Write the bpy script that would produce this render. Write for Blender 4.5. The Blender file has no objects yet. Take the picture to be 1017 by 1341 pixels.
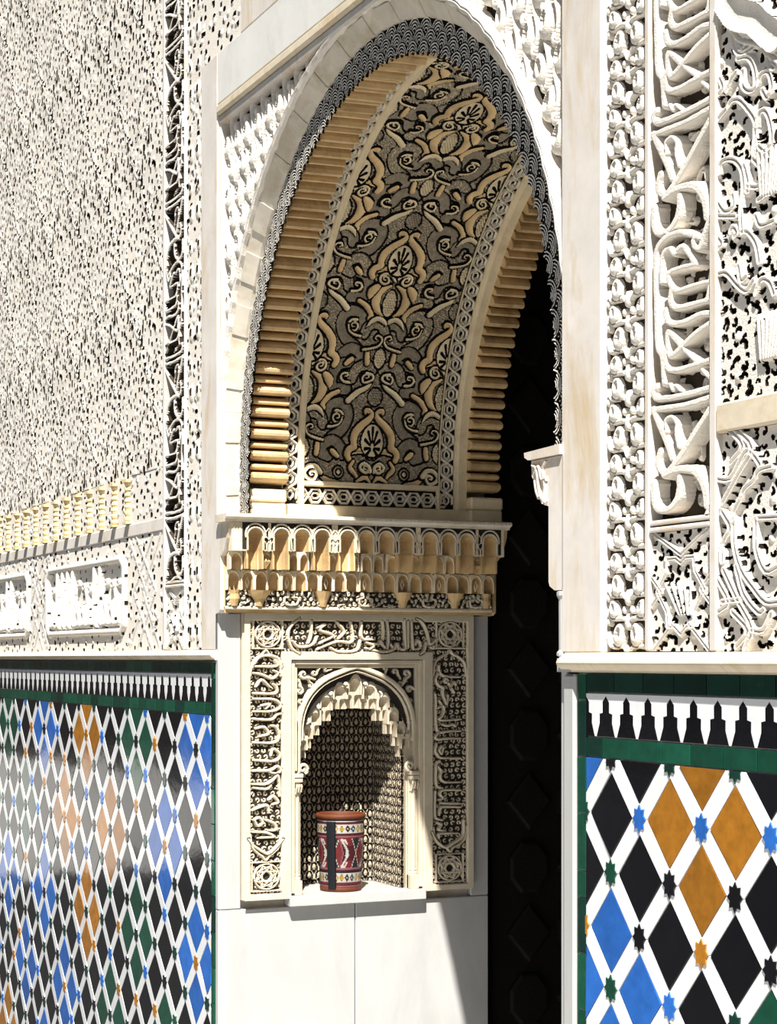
import bpy, math, random
import numpy as np
from mathutils import Vector, Matrix, noise

# ------------------------------------------------------------------ camera, sky, sun, exposure
C = bpy.context.scene.collection
ZO = 1.9                       # eye height above the paving; every measure below is relative to the eye
sc = bpy.context.scene
AL = math.radians(24.2908)
cam = bpy.data.objects.new('camera', bpy.data.cameras.new('camera'))
C.objects.link(cam)
cam.location = (4.74575, -2.04432, ZO)
cam.rotation_euler = Vector((-math.cos(AL), math.sin(AL), 0)).to_track_quat('-Z', 'Y').to_euler()
cam.data.sensor_fit = 'HORIZONTAL'; cam.data.sensor_width = 36.0
cam.data.lens = 2455.0 / 1017 * 36
cam.data.shift_x = 0.0005
cam.data.shift_y = 191.5 / 1017
cam.data.clip_start = 0.05
sc.camera = cam

SUN_DIR = Vector((-1.0, 0.49, -1.54)).normalized()
w = bpy.data.worlds.new('sky'); sc.world = w; w.use_nodes = True
nt = w.node_tree; nt.nodes.clear()
sky = nt.nodes.new('ShaderNodeTexSky'); sky.sky_type = 'NISHITA'; sky.sun_disc = False
sky.sun_elevation = math.radians(54); sky.sun_rotation = math.radians(116); sky.air_density = 1.0; sky.dust_density = 1.5
bg = nt.nodes.new('ShaderNodeBackground'); bg.inputs[1].default_value = 0.055
out = nt.nodes.new('ShaderNodeOutputWorld')
nt.links.new(sky.outputs[0], bg.inputs[0]); nt.links.new(bg.outputs[0], out.inputs[0])
sl = bpy.data.lights.new('sun', 'SUN'); sl.energy = 11.3; sl.angle = math.radians(0.53); sl.color = (1.0, 0.965, 0.90)
sun = bpy.data.objects.new('sun', sl); C.objects.link(sun)
sun.location = (6, -4, 9)
sun.rotation_euler = SUN_DIR.to_track_quat('-Z', 'Y').to_euler()
sc.view_settings.view_transform = 'Standard'; sc.view_settings.look = 'None'
sc.view_settings.gamma = 1.0; sc.view_settings.use_curve_mapping = False
sc.view_settings.exposure = 0.0

# ------------------------------------------------------------------ helpers
WL = {}                        # world location of every parent


def props(o, label=None, cat=None, group=None, kind=None):
    if label: o['label'] = label
    if cat: o['category'] = cat
    if group: o['group'] = group
    if kind: o['kind'] = kind
    return o


def empty(name, loc, label=None, cat=None, group=None, kind=None):
    o = bpy.data.objects.new(name, None); C.objects.link(o)
    o.location = (loc[0], loc[1], loc[2] + ZO); o.empty_display_size = .05
    WL[o.name] = (loc[0], loc[1], loc[2] + ZO)
    return props(o, label, cat, group, kind)


def mk(name, V, F, mat, parent=None, loc=None, smooth=False, mats=None, mi=None):
    """one mesh object from world coordinates (eye-relative z); F list of index lists or an (n,4)/(n,3) array"""
    V = np.asarray(V, dtype=np.float32).reshape(-1, 3).copy()
    V[:, 2] += ZO
    if parent is not None:
        org = WL[parent.name]
    else:
        org = (0, 0, 0) if loc is None else (loc[0], loc[1], loc[2] + ZO)
    rel = V - np.asarray(org, dtype=np.float32)
    own = (0., 0., 0.)
    if parent is not None and loc is not None:
        own = (loc[0] - org[0], loc[1] - org[1], loc[2] + ZO - org[2]); rel = rel - np.asarray(own, dtype=np.float32)
    me = bpy.data.meshes.new(name)
    if isinstance(F, np.ndarray):
        n, k = F.shape
        me.vertices.add(len(rel)); me.vertices.foreach_set('co', rel.ravel())
        me.loops.add(n * k); me.polygons.add(n)
        me.loops.foreach_set('vertex_index', F.astype(np.int32).ravel())
        me.polygons.foreach_set('loop_start', np.arange(0, n * k, k, dtype=np.int32))
        me.update(calc_edges=True)
    else:
        me.from_pydata([tuple(map(float, p)) for p in rel], [], F)
        me.update()
    if smooth:
        me.polygons.foreach_set('use_smooth', np.ones(len(me.polygons), dtype=bool))
    for m in (mats or [mat]): me.materials.append(m)
    if mi is not None: me.polygons.foreach_set('material_index', np.asarray(mi, dtype=np.int32))
    o = bpy.data.objects.new(name, me); C.objects.link(o)
    if parent is not None:
        o.parent = parent; o.location = own
        WL[o.name] = tuple(org[i] + own[i] for i in range(3))
    else:
        o.location = org; WL[o.name] = tuple(org)
    return o


class MB:
    """collects simple solids into one mesh"""
    def __init__(s): s.V = []; s.F = []
    def add(s, V, F):
        b = len(s.V); s.V += [tuple(p) for p in V]; s.F += [[i + b for i in f] for f in F]; return s
    def box(s, x0, x1, y0, y1, z0, z1, bev=0.0):
        if bev <= 0:
            return s.add([(x0, y0, z0), (x1, y0, z0), (x1, y1, z0), (x0, y1, z0), (x0, y0, z1), (x1, y0, z1), (x1, y1, z1), (x0, y1, z1)],
                  [[3, 2, 1, 0], [4, 5, 6, 7], [0, 1, 5, 4], [1, 2, 6, 5], [2, 3, 7, 6], [3, 0, 4, 7]])
        V = []
        for ix, x, sx in ((0, x0, 1), (1, x1, -1)):
            for iy, y, sy in ((0, y0, 1), (1, y1, -1)):
                for iz, z, sz in ((0, z0, 1), (1, z1, -1)):
                    V += [(x, y + sy * bev, z + sz * bev), (x + sx * bev, y, z + sz * bev), (x + sx * bev, y + sy * bev, z)]
        g = lambda i, j, k, a: (i * 4 + j * 2 + k) * 3 + a
        F = []
        F += [[g(0,0,0,0), g(0,0,1,0), g(0,1,1,0), g(0,1,0,0)], [g(1,0,0,0), g(1,1,0,0), g(1,1,1,0), g(1,0,1,0)],
              [g(0,0,0,1), g(1,0,0,1), g(1,0,1,1), g(0,0,1,1)], [g(0,1,0,1), g(0,1,1,1), g(1,1,1,1), g(1,1,0,1)],
              [g(0,0,0,2), g(0,1,0,2), g(1,1,0,2), g(1,0,0,2)], [g(0,0,1,2), g(1,0,1,2), g(1,1,1,2), g(0,1,1,2)]]
        for j in (0, 1):
            for k in (0, 1):
                e = [g(0,j,k,1), g(1,j,k,1), g(1,j,k,2), g(0,j,k,2)]; F.append(e if (j ^ k) else e[::-1])
                e = [g(j,0,k,0), g(j,1,k,0), g(j,1,k,2), g(j,0,k,2)]; F.append(e[::-1] if (j ^ k) else e)
                e = [g(j,k,0,0), g(j,k,1,0), g(j,k,1,1), g(j,k,0,1)]; F.append(e if (j ^ k) else e[::-1])
        for i in (0, 1):
            for j in (0, 1):
                for k in (0, 1):
                    e = [g(i,j,k,0), g(i,j,k,1), g(i,j,k,2)]; F.append(e if (i ^ j ^ k) else e[::-1])
        return s.add(V, F)
    def prism(s, poly, mp, h0, h1, cap0=False, bev=0.0):
        """closed polygon [(u,v)] raised from h0 to h1 by mp(u,v,h); optional bevel inset at the top"""
        n = len(poly)
        P = np.array(poly, float); c = P.mean(0)
        b = len(s.V)
        s.V += [mp(u, v, h0) for u, v in poly]
        if bev > 0:
            r = np.hypot(*(P - c).T); k = np.clip(1 - bev / np.maximum(r, 1e-6), .2, 1)[:, None]
            s.V += [mp(u, v, h1 - bev * .6) for u, v in poly]
            Q = c + (P - c) * k
            s.V += [mp(u, v, h1) for u, v in Q]
            rings = 3
        else:
            s.V += [mp(u, v, h1) for u, v in poly]; rings = 2
        for r_ in range(rings - 1):
            for i in range(n):
                j = (i + 1) % n
                s.F.append([b + r_ * n + i, b + r_ * n + j, b + (r_ + 1) * n + j, b + (r_ + 1) * n + i])
        s.F.append([b + (rings - 1) * n + i for i in range(n)])
        if cap0: s.F.append([b + i for i in range(n)][::-1])
        return s
    def grid(s, G):
        """G (n,m,3) array of points -> quads"""
        n, m = G.shape[:2]; b = len(s.V)
        s.V += [tuple(p) for p in G.reshape(-1, 3)]
        for i in range(n - 1):
            for j in range(m - 1):
                s.F.append([b + i * m + j, b + i * m + j + 1, b + (i + 1) * m + j + 1, b + (i + 1) * m + j])
        return s
    def tube(s, pts, r, k=6, closed=False):
        P = np.array(pts, float); n = len(P)
        T = np.gradient(P, axis=0); T /= np.maximum(np.linalg.norm(T, axis=1), 1e-9)[:, None]
        up = np.array([.31, .17, .93]); b = len(s.V)
        rr = np.broadcast_to(np.asarray(r, float), (n,))
        for i in range(n):
            a = np.cross(T[i], up); a /= max(np.linalg.norm(a), 1e-6); c = np.cross(T[i], a)
            for q in range(k):
                t = 2 * math.pi * q / k
                s.V.append(tuple(P[i] + rr[i] * (math.cos(t) * a + math.sin(t) * c)))
        for i in range(n - 1):
            for q in range(k):
                s.F.append([b + i * k + q, b + i * k + (q + 1) % k, b + (i + 1) * k + (q + 1) % k, b + (i + 1) * k + q])
        s.F.append([b + q for q in range(k)][::-1]); s.F.append([b + (n - 1) * k + q for q in range(k)])
        return s
    def lathe(s, prof, cx, cy, k=24, a0=0.0, a1=2 * math.pi):
        b = len(s.V); n = len(prof); full = abs(a1 - a0 - 2 * math.pi) < 1e-6; m = k if full else k + 1
        for r, z in prof:
            for q in range(m):
                t = a0 + (a1 - a0) * q / k
                s.V.append((cx + r * math.cos(t), cy + r * math.sin(t), z))
        for i in range(n - 1):
            for q in range(k):
                q2 = (q + 1) % m
                s.F.append([b + i * m + q, b + i * m + q2, b + (i + 1) * m + q2, b + (i + 1) * m + q])
        return s
    split = None                                          # (first, last) faces of a hollow that takes a second material
    def build(s, name, mat, parent=None, loc=None, smooth=False, hollow=None):
        if hollow is not None and s.split:
            mi = [1 if s.split[0] <= i < s.split[1] else 0 for i in range(len(s.F))]
            return mk(name, s.V, s.F, mat, parent, loc, smooth, [mat, hollow], mi)
        return mk(name, s.V, s.F, mat, parent, loc, smooth)


def crom(P, n=5, closed=False):
    """Catmull-Rom resampling of a polyline"""
    P = np.asarray(P, float)
    if len(P) < 3: 
        t = np.linspace(0, 1, n + 1)[:, None]; return P[0] * (1 - t) + P[-1] * t
    A = np.vstack([P[-1], P, P[0], P[1]]) if closed else np.vstack([2 * P[0] - P[1], P, 2 * P[-1] - P[-2]])
    o = []
    for i in range(len(A) - 3):
        p0, p1, p2, p3 = A[i:i + 4]
        for k in range(n):
            t = k / n
            o.append(.5 * (2 * p1 + (p2 - p0) * t + (2 * p0 - 5 * p1 + 4 * p2 - p3) * t * t + (3 * p1 - p0 - 3 * p2 + p3) * t ** 3))
    o.append(A[-2])
    return np.array(o)


class Relief:
    """a carved panel: height and piece id on a regular grid"""
    def __init__(s, u0, u1, v0, v1, du, dv, base=0.0):
        s.nu = max(2, int(round((u1 - u0) / du)) + 1); s.nv = max(2, int(round((v1 - v0) / dv)) + 1)
        s.u = np.linspace(u0, u1, s.nu); s.v = np.linspace(v0, v1, s.nv)
        s.du = s.u[1] - s.u[0]; s.dv = s.v[1] - s.v[0]
        s.H = np.full((s.nv, s.nu), base, np.float32); s.I = np.zeros((s.nv, s.nu), np.int32)
    def win(s, u0, u1, v0, v1):
        i0 = max(0, int((u0 - s.u[0]) / s.du)); i1 = min(s.nu, int((u1 - s.u[0]) / s.du) + 2)
        j0 = max(0, int((v0 - s.v[0]) / s.dv)); j1 = min(s.nv, int((v1 - s.v[0]) / s.dv) + 2)
        if i0 >= i1 or j0 >= j1: return None
        return slice(j0, j1), slice(i0, i1), s.u[None, i0:i1], s.v[j0:j1, None]
    moat = 0.0
    def put(s, W, h, ok, pid, ring=None):
        a, b = W[0], W[1]
        H = s.H[a, b]
        if ring is not None:
            H[ring] = 0; s.I[a, b][ring] = 0; m = ok
        else: m = ok & (h > H)
        H[m] = h[m]; s.I[a, b][m] = pid
    def stroke(s, P, w, h, pid=0, prof='round', sm=5, closed=False, taper=None, aniso=1.0, seeds=0.0):
        """ribbon of full width w, height h; taper=(w0,w1) factors at both ends; aniso widens strokes running along v"""
        P = crom(P, sm, closed) if sm else np.asarray(P, float)
        if closed: P = np.vstack([P, P[:1]])
        n = len(P)
        ws = np.full(n, w)
        if taper is not None: ws = w * np.interp(np.linspace(0, 1, n), np.linspace(0, 1, len(taper)), taper)
        R = max(ws) * .5 * aniso; mo = s.moat; R += mo
        W = s.win(P[:, 0].min() - R, P[:, 0].max() + R, P[:, 1].min() - R, P[:, 1].max() + R)
        if W is None: return s
        U, Vv = W[2], W[3]
        best = np.full((Vv.shape[0], U.shape[1]), 9.0); 
        for i in range(n - 1):
            p, q = P[i], P[i + 1]; d = q - p; L = d @ d
            if L < 1e-14: continue
            hw = .5 * max(ws[i], ws[i + 1])
            if aniso != 1.0: hw *= 1 + (aniso - 1) * abs(d[1]) / math.sqrt(L)
            r = hw + mo
            i0 = np.searchsorted(U[0], min(p[0], q[0]) - r); i1 = np.searchsorted(U[0], max(p[0], q[0]) + r)
            j0 = np.searchsorted(Vv[:, 0], min(p[1], q[1]) - r); j1 = np.searchsorted(Vv[:, 0], max(p[1], q[1]) + r)
            if i0 >= i1 or j0 >= j1: continue
            uu = U[:, i0:i1] - p[0]; vv = Vv[j0:j1] - p[1]
            t = np.clip((uu * d[0] + vv * d[1]) / L, 0, 1)
            D = np.hypot(uu - t * d[0], vv - t * d[1]) / (hw if ws[i] == ws[i + 1] else np.maximum(.5 * (ws[i] + (ws[i + 1] - ws[i]) * t) * (hw / (.5 * max(ws[i], ws[i + 1]))), 1e-5))
            best[j0:j1, i0:i1] = np.minimum(best[j0:j1, i0:i1], D)
        ok = best < 1
        b = np.clip(best, 0, 1)
        if prof == 'round': z = h * (.55 + .45 * np.sqrt(1 - b * b))
        elif prof == 'groove': z = h * (1 - .30 * np.exp(-((b - .0) / .22) ** 2)) * (1 - .25 * np.clip((b - .75) / .25, 0, 1))
        elif prof == 'dish': z = h * (.72 + .28 * b * b)
        else: z = h * (1 - .25 * np.clip((b - .7) / .3, 0, 1))
        if seeds: z = z - seeds * ((np.sin(U * 900 + np.sin(Vv * 700) * 2) * np.sin(Vv * 900 + np.sin(U * 600) * 2)) > .1)
        s.put(W, z.astype(np.float32), ok, pid, (best < 1 + 2 * mo / max(w, 1e-6)) & ~ok if mo else None)
        return s
    def ell(s, u, v, a, b, h, pid=0, ang=0.0, prof='dome', point=0.0):
        R = max(a, b) + s.moat
        W = s.win(u - R, u + R, v - R, v + R)
        if W is None: return s
        x = W[2] - u; y = W[3] - v; c, d = math.cos(ang), math.sin(ang)
        X = (x * c + y * d) / a; Y = (-x * d + y * c) / b
        if point: X = X / np.maximum(1 - point * np.clip(Y, -1, 1), .05)
        r = np.hypot(X, Y); ok = r < 1; rr = np.clip(r, 0, 1)
        z = h * (.55 + .45 * np.sqrt(1 - rr * rr)) if prof == 'dome' else (h * (1 - .2 * np.clip((rr - .75) / .25, 0, 1)) if prof == 'flat' else h * (.55 + .45 * np.sqrt(np.clip(1 - ((rr - .62) / .38) ** 2, 0, 1))))
        if prof == 'ring': ok &= r > .30
        s.put(W, z.astype(np.float32), ok, pid, (r < 1 + s.moat / min(a, b)) & ~ok if s.moat else None); return s
    def cut(s, u, v, a, b, h=0.0, ang=0.0):
        """sink an elliptical hole to height h"""
        R = max(a, b); W = s.win(u - R, u + R, v - R, v + R)
        if W is None: return s
        x = W[2] - u; y = W[3] - v; c, d = math.cos(ang), math.sin(ang)
        ok = np.hypot((x * c + y * d) / a, (-x * d + y * c) / b) < 1
        H = s.H[W[0], W[1]]; H[ok] = np.minimum(H[ok], h)
        if h <= .0021: s.I[W[0], W[1]][ok] = 0
        return s
    def rect(s, u0, u1, v0, v1, h, pid=0):
        W = s.win(u0, u1, v0, v1)
        if W is None: return s
        ok = (W[2] >= u0) & (W[2] <= u1) & (W[3] >= v0) & (W[3] <= v1)
        s.put(W, np.full(ok.shape, h, np.float32), ok, pid); return s
    def emit(s, mp, pieces, parent, keep=None, flip=False, smooth=False, pit=False):
        """pieces {id: (name, material)}; id 0 is the sunk ground. One object per id."""
        Vx = mp(np.broadcast_to(s.u[None, :], s.H.shape), np.broadcast_to(s.v[:, None], s.H.shape), s.H)
        Vx = np.stack(Vx, -1).reshape(-1, 3)
        nu, nv = s.nu, s.nv
        idx = np.arange(nu * nv).reshape(nv, nu)
        Q = np.stack([idx[:-1, :-1], idx[:-1, 1:], idx[1:, 1:], idx[1:, :-1]], -1).reshape(-1, 4)
        if flip: Q = Q[:, ::-1]
        Hf = s.H.ravel(); If = s.I.ravel()
        am = Q[np.arange(len(Q)), (np.argmin if pit else np.argmax)(Hf[Q], 1)]; fid = If[am]
        if keep is not None:
            uc = np.broadcast_to(s.u[None, :], s.H.shape).ravel()[Q].mean(1); vc = np.broadcast_to(s.v[:, None], s.H.shape).ravel()[Q].mean(1)
            m = keep(uc, vc); Q = Q[m]; fid = fid[m]
        o_ = np.argsort(fid, kind='stable'); Q = Q[o_]; fid = fid[o_]
        ids, st = np.unique(fid, return_index=True); en = list(st[1:]) + [len(fid)]
        out = []
        for i, a, b in zip(ids, st, en):
            q = Q[a:b]; vi, inv = np.unique(q, return_inverse=True)
            spec = pieces[int(i)] if int(i) in pieces else pieces[-1]
            ob = mk(spec[0], Vx[vi], inv.reshape(-1, 4), spec[1], parent, smooth=smooth)
            if len(spec) > 2 and spec[2]: ob['kind'] = 'stuff'
            out.append(ob)
        return out


def pierce(R, top, step, a, b, seed, ku=110., kv=330., lean=.2, keep=None, low=-.012, curl=False):
    """turn a panel into a flat plate full of small slits; spacing is judged on scale ku, kv"""
    rnd = random.Random(seed); R.H[:] = top; R.I[:] = 1
    for q in range(int((R.u[-1] - R.u[0]) * (R.v[-1] - R.v[0]) * 260)):
        R.ell(rnd.uniform(R.u[0], R.u[-1]), rnd.uniform(R.v[0], R.v[-1]), a * 1.6, b * 1.6, top + .004, 1, rnd.uniform(-.5, .5))
    g = {}; n = int((R.u[-1] - R.u[0]) * ku * (R.v[-1] - R.v[0]) * kv / (step * step) * 9)
    for q in range(n):
        u, v = rnd.uniform(R.u[0], R.u[-1]), rnd.uniform(R.v[0], R.v[-1]); i, j = int(u * ku / step + 500), int(v * kv / step + 500)
        if any((u - p[0]) ** 2 * ku * ku + (v - p[1]) ** 2 * kv * kv < step * step for di in (-1, 0, 1) for dj in (-1, 0, 1) for p in g.get((i + di, j + dj), ())): continue
        g.setdefault((i, j), []).append((u, v))
        if keep and not keep(u, v): continue
        k = rnd.uniform(.6, 1.25)
        if curl:                                          # a bent, tapering slot
            an, bend = rnd.uniform(0, 6.28), rnd.choice((-1, 1)) * rnd.uniform(.5, 1.5); x, y = u, v
            for t in range(7):
                R.cut(x, y, a * k * (.62 - .055 * t), b * k * (.62 - .055 * t), low)
                x += .42 * a * k * math.cos(an); y += .42 * b * k * math.sin(an); an += bend * .42
        else: R.cut(u, v, a * k, b * rnd.uniform(.6, 1.4), low, rnd.gauss(0, lean))


# ------------------------------------------------------------------ materials
def mat(name, col, rough=.8, noise_=None, bump=0.0, bscale=60., var=.08, spec=.3, stain=None, sscale=3., coat=0., objvar=0., streak=None):
    m = bpy.data.materials.new(name); m.use_nodes = True; t = m.node_tree; N = t.nodes; L = t.links
    b = N['Principled BSDF']; b.inputs['Roughness'].default_value = rough
    b.inputs['Specular IOR Level'].default_value = spec
    if coat: b.inputs['Coat Weight'].default_value = coat; b.inputs['Coat Roughness'].default_value = .06
    tc = N.new('ShaderNodeTexCoord'); gm = N.new('ShaderNodeNewGeometry')
    src = gm.outputs['Position']
    n = N.new('ShaderNodeTexNoise'); n.inputs['Scale'].default_value = noise_ or 12.; n.inputs['Detail'].default_value = 6; n.inputs['Roughness'].default_value = .65
    L.new(src, n.inputs['Vector'])
    r = N.new('ShaderNodeValToRGB'); r.color_ramp.elements[0].position = .3; r.color_ramp.elements[1].position = .7
    r.color_ramp.elements[0].color = tuple(max(0, c * (1 - var)) for c in col) + (1,); r.color_ramp.elements[1].color = tuple(min(1, c * (1 + var)) for c in col) + (1,)
    L.new(n.outputs['Fac'], r.inputs['Fac']); cur = r.outputs['Color']
    if stain:
        n2 = N.new('ShaderNodeTexNoise'); n2.inputs['Scale'].default_value = sscale; n2.inputs['Detail'].default_value = 8; n2.inputs['Roughness'].default_value = .7; n2.inputs['Distortion'].default_value = .6
        if streak:
            mp_ = N.new('ShaderNodeMapping'); mp_.inputs['Scale'].default_value = streak; L.new(src, mp_.inputs['Vector']); L.new(mp_.outputs[0], n2.inputs['Vector'])
        else: L.new(src, n2.inputs['Vector'])
        r2 = N.new('ShaderNodeValToRGB'); r2.color_ramp.elements[0].position = stain[1]; r2.color_ramp.elements[1].position = stain[2]
        r2.color_ramp.elements[0].color = (0, 0, 0, 1); r2.color_ramp.elements[1].color = (stain[3],) * 3 + (1,)
        L.new(n2.outputs['Fac'], r2.inputs['Fac'])
        mx = N.new('ShaderNodeMix'); mx.data_type = 'RGBA'; L.new(r2.outputs['Color'], mx.inputs[0]); L.new(cur, mx.inputs[6]); mx.inputs[7].default_value = tuple(stain[0]) + (1,)
        cur = mx.outputs[2]
    if objvar:
        oi = N.new('ShaderNodeObjectInfo'); hs = N.new('ShaderNodeHueSaturation'); mr = N.new('ShaderNodeMapRange')
        mr.inputs[3].default_value = 1 - objvar; mr.inputs[4].default_value = 1 + objvar
        L.new(oi.outputs['Random'], mr.inputs[0]); L.new(mr.outputs[0], hs.inputs['Value']); L.new(cur, hs.inputs['Color']); cur = hs.outputs['Color']
    L.new(cur, b.inputs['Base Color'])
    if bump:
        n3 = N.new('ShaderNodeTexNoise'); n3.inputs['Scale'].default_value = bscale; n3.inputs['Detail'].default_value = 4; L.new(src, n3.inputs['Vector'])
        bp = N.new('ShaderNodeBump'); bp.inputs['Strength'].default_value = bump; bp.inputs['Distance'].default_value = .01
        L.new(n3.outputs['Fac'], bp.inputs['Height']); L.new(bp.outputs[0], b.inputs['Normal'])
    return m


M = {}
M['stucco'] = mat('carved_stucco', (.79, .74, .665), .85, 9., .25, 220., .07, .15, stain=((.55, .38, .20), .60, .78, .35), sscale=7.)
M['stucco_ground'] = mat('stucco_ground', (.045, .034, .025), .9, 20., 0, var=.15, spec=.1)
M['pit'] = mat('dark_pit', (.022, .017, .013), .95, 30., 0, var=.2, spec=.05)  # the holes' darkness is put into this colour, floors and walls alike
M['plaster'] = mat('smooth_plaster', (.68, .635, .585), .7, 7., .03, 60., .09, .2, stain=((.52, .36, .15), .50, .72, .75), sscale=3.2, streak=(2.4, 2.4, .7))
M['plaster_grey'] = mat('grey_plaster', (.70, .69, .66), .7, 5., .03, 60., .06, .2, stain=((.40, .38, .32), .50, .75, .45), sscale=4., streak=(1.4, 1.4, 1.0))
M['ledge'] = mat('ochre_ledge', (.68, .59, .45), .75, 9., .05, 60., .12, .2, stain=((.45, .30, .12), .50, .72, .6), sscale=9.)
M['ochre'] = mat('ochre_plaster', (.78, .57, .31), .75, 14., .15, 160., .12, .2, stain=((.36, .22, .10), .52, .72, .55), sscale=10., objvar=.08)
M['ochre_pale'] = mat('pale_ochre_plaster', (.84, .71, .48), .75, 14., .15, 160., .10, .2, stain=((.40, .26, .12), .55, .75, .45), sscale=9., objvar=.06)
M['rough'] = mat('seeded_plaster', (.36, .305, .225), .9, 60., .4, 420., .25, .15)
M['seed'] = mat('pale_seeds', (.74, .62, .42), .85, 40., 0, var=.15, spec=.15)
M['soffit_ground'] = mat('dark_painted_ground', (.014, .012, .012), .9, 40., 0, var=.3, spec=.1)
M['strap'] = mat('pale_strap', (.80, .73, .60), .8, 30., .1, 200., .1, .2)
M['frieze'] = mat('ivory_stucco', (.62, .54, .41), .8, 14., .15, 200., .1, .2, stain=((.45, .30, .15), .55, .75, .4), sscale=12.)
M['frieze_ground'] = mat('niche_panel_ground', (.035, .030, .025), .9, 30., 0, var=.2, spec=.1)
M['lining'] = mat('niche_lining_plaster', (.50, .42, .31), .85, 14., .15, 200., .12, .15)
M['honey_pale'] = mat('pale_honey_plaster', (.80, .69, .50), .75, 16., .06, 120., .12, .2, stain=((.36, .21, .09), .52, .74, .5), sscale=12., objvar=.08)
M['rib'] = mat('brown_rib_plaster', (.66, .47, .25), .75, 16., .06, 120., .15, .2, stain=((.26, .15, .06), .48, .70, .65), sscale=11., objvar=.10)
M['marble'] = mat('white_marble', (.47, .465, .455), .32, 3., .02, 60., .05, .4, stain=((.34, .35, .355), .46, .72, .65), sscale=2.2, streak=(1.5, 1.5, .45))
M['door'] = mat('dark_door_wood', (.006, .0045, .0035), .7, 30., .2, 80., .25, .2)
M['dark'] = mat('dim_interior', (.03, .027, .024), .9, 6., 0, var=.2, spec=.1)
M['paving'] = mat('court_paving', (.036, .035, .033), .6, 3., .1, 20., .1, .3)
M['pale_paving'] = mat('pale_marble_paving', (.50, .49, .47), .5, 3., .1, 20., .1, .3)
M['grout'] = mat('lime_grout', (.62, .60, .56), .8, 30., .2, 200., .1, .2)
M['t_white'] = mat('white_glaze', (.76, .77, .78), .16, 18., .06, 25., .03, .5, objvar=.03)
M['t_black'] = mat('black_glaze', (.004, .004, .006), .09, 18., .05, 16., .3, .5, objvar=.3)
M['t_green'] = mat('green_glaze', (.006, .062, .036), .09, 22., .05, 16., .25, .5, objvar=.25)
M['t_bottle'] = mat('dark_green_glaze', (.004, .030, .022), .09, 22., .05, 16., .3, .5, objvar=.3)
M['t_blue'] = mat('blue_glaze', (.022, .125, .46), .09, 16., .05, 16., .22, .5, objvar=.2)
M['t_ochre'] = mat('ochre_glaze', (.36, .145, .014), .09, 26., .05, 16., .25, .5, objvar=.25)
M['colonnette'] = mat('straw_colonnette', (.70, .55, .30), .8, 20., .1, 120., .12, .2)
M['ledge_pale'] = mat('pale_block_plaster', (.68, .62, .52), .75, 9., .06, 60., .12, .2, stain=((.40, .30, .14), .47, .70, .6), sscale=7.)
M['lace'] = mat('lace_stucco', (.82, .78, .71), .85, 9., .2, 200., .08, .15)
M['honey'] = mat('honey_plaster', (.60, .42, .21), .75, 16., .12, 200., .12, .2, stain=((.34, .19, .07), .50, .70, .55), sscale=14., objvar=.10)  # in the cell hollows this darker tone puts shade into the colour

# ------------------------------------------------------------------ the setting
def slab(name, boxes, m, label=None, kind='structure'):
    b = MB()
    for x in boxes: b.box(*x)
    o = b.build(name, m)
    return props(o, label, None, None, kind)


FL = -ZO
wl = slab('wall_left', [(-6.2, -1.45, .04, 1.0, FL, 3.6), (-1.45, -1.17, .04, .25, FL, 3.6), (-1.45, -1.17, .735, 1.0, FL, 3.6),
                        (-1.45, -1.17, .25, .735, FL, -.83), (-1.45, -1.17, .25, .735, .0, 3.6)], M['plaster'],
          'thick stucco faced wall left of the doorway')
wr = slab('wall_right', [(1.17, 2.9, .04, 1.0, FL, 3.6)], M['plaster'], 'thick stucco faced wall right of the doorway')
# wall over the arch
RA, CZ = 1.14, .62
b = MB(); n = 48
A = [(-RA * math.cos(math.pi * i / n), CZ + RA * math.sin(math.pi * i / n)) for i in range(n + 1)]
A = [(-1.17, CZ)] + A + [(1.17, CZ)]
T = [(x, 3.6) for x, z in A]
Vv = []
for y in (.075, 1.0): Vv += [(x, y, z) for x, z in A] + [(x, y, z) for x, z in T]
k = len(A); F = []
for i in range(k - 1):
    F += [[i, i + 1, k + i + 1, k + i], [2 * k + i + 1, 2 * k + i, 3 * k + i, 3 * k + i + 1], [i + 1, i, 2 * k + i, 2 * k + i + 1], [k + i, k + i + 1, 3 * k + i + 1, 3 * k + i]]
props(mk('wall_upper', Vv, F, M['rough']), 'wall rising over the horseshoe doorway arch', kind='structure')
# the dark hall behind
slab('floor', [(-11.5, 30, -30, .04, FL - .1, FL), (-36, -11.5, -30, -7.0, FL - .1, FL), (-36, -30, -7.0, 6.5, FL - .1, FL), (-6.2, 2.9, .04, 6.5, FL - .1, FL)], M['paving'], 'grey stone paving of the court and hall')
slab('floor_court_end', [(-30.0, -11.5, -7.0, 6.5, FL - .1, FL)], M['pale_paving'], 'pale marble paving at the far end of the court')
slab('wall_tile_reflection', [(-36.6, -36.0, -30, 6.5, FL, 2.4)], M['dark'], 'unseen dark wall added for its reflection in the left tiles')  # out of view; added and coloured dark for the tiles' reflections
slab('floor_bounce', [(-1.6, 4.2, -3.2, 1.0, FL, FL + .02)], M['pale_paving'], 'unseen pale slab added before the doorway to bounce sun onto the soffit')  # out of view; added pale so sunlight bounces up to the soffit
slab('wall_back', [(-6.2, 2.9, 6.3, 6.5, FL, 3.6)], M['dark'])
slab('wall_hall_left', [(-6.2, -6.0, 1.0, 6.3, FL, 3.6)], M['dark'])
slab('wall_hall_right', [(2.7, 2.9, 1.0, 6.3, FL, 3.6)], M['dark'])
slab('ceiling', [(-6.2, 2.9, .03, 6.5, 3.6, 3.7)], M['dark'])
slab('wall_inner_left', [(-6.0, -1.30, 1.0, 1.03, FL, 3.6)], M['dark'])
slab('wall_inner_right', [(1.30, 2.7, 1.0, 1.03, FL, 3.6)], M['dark'])

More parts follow.
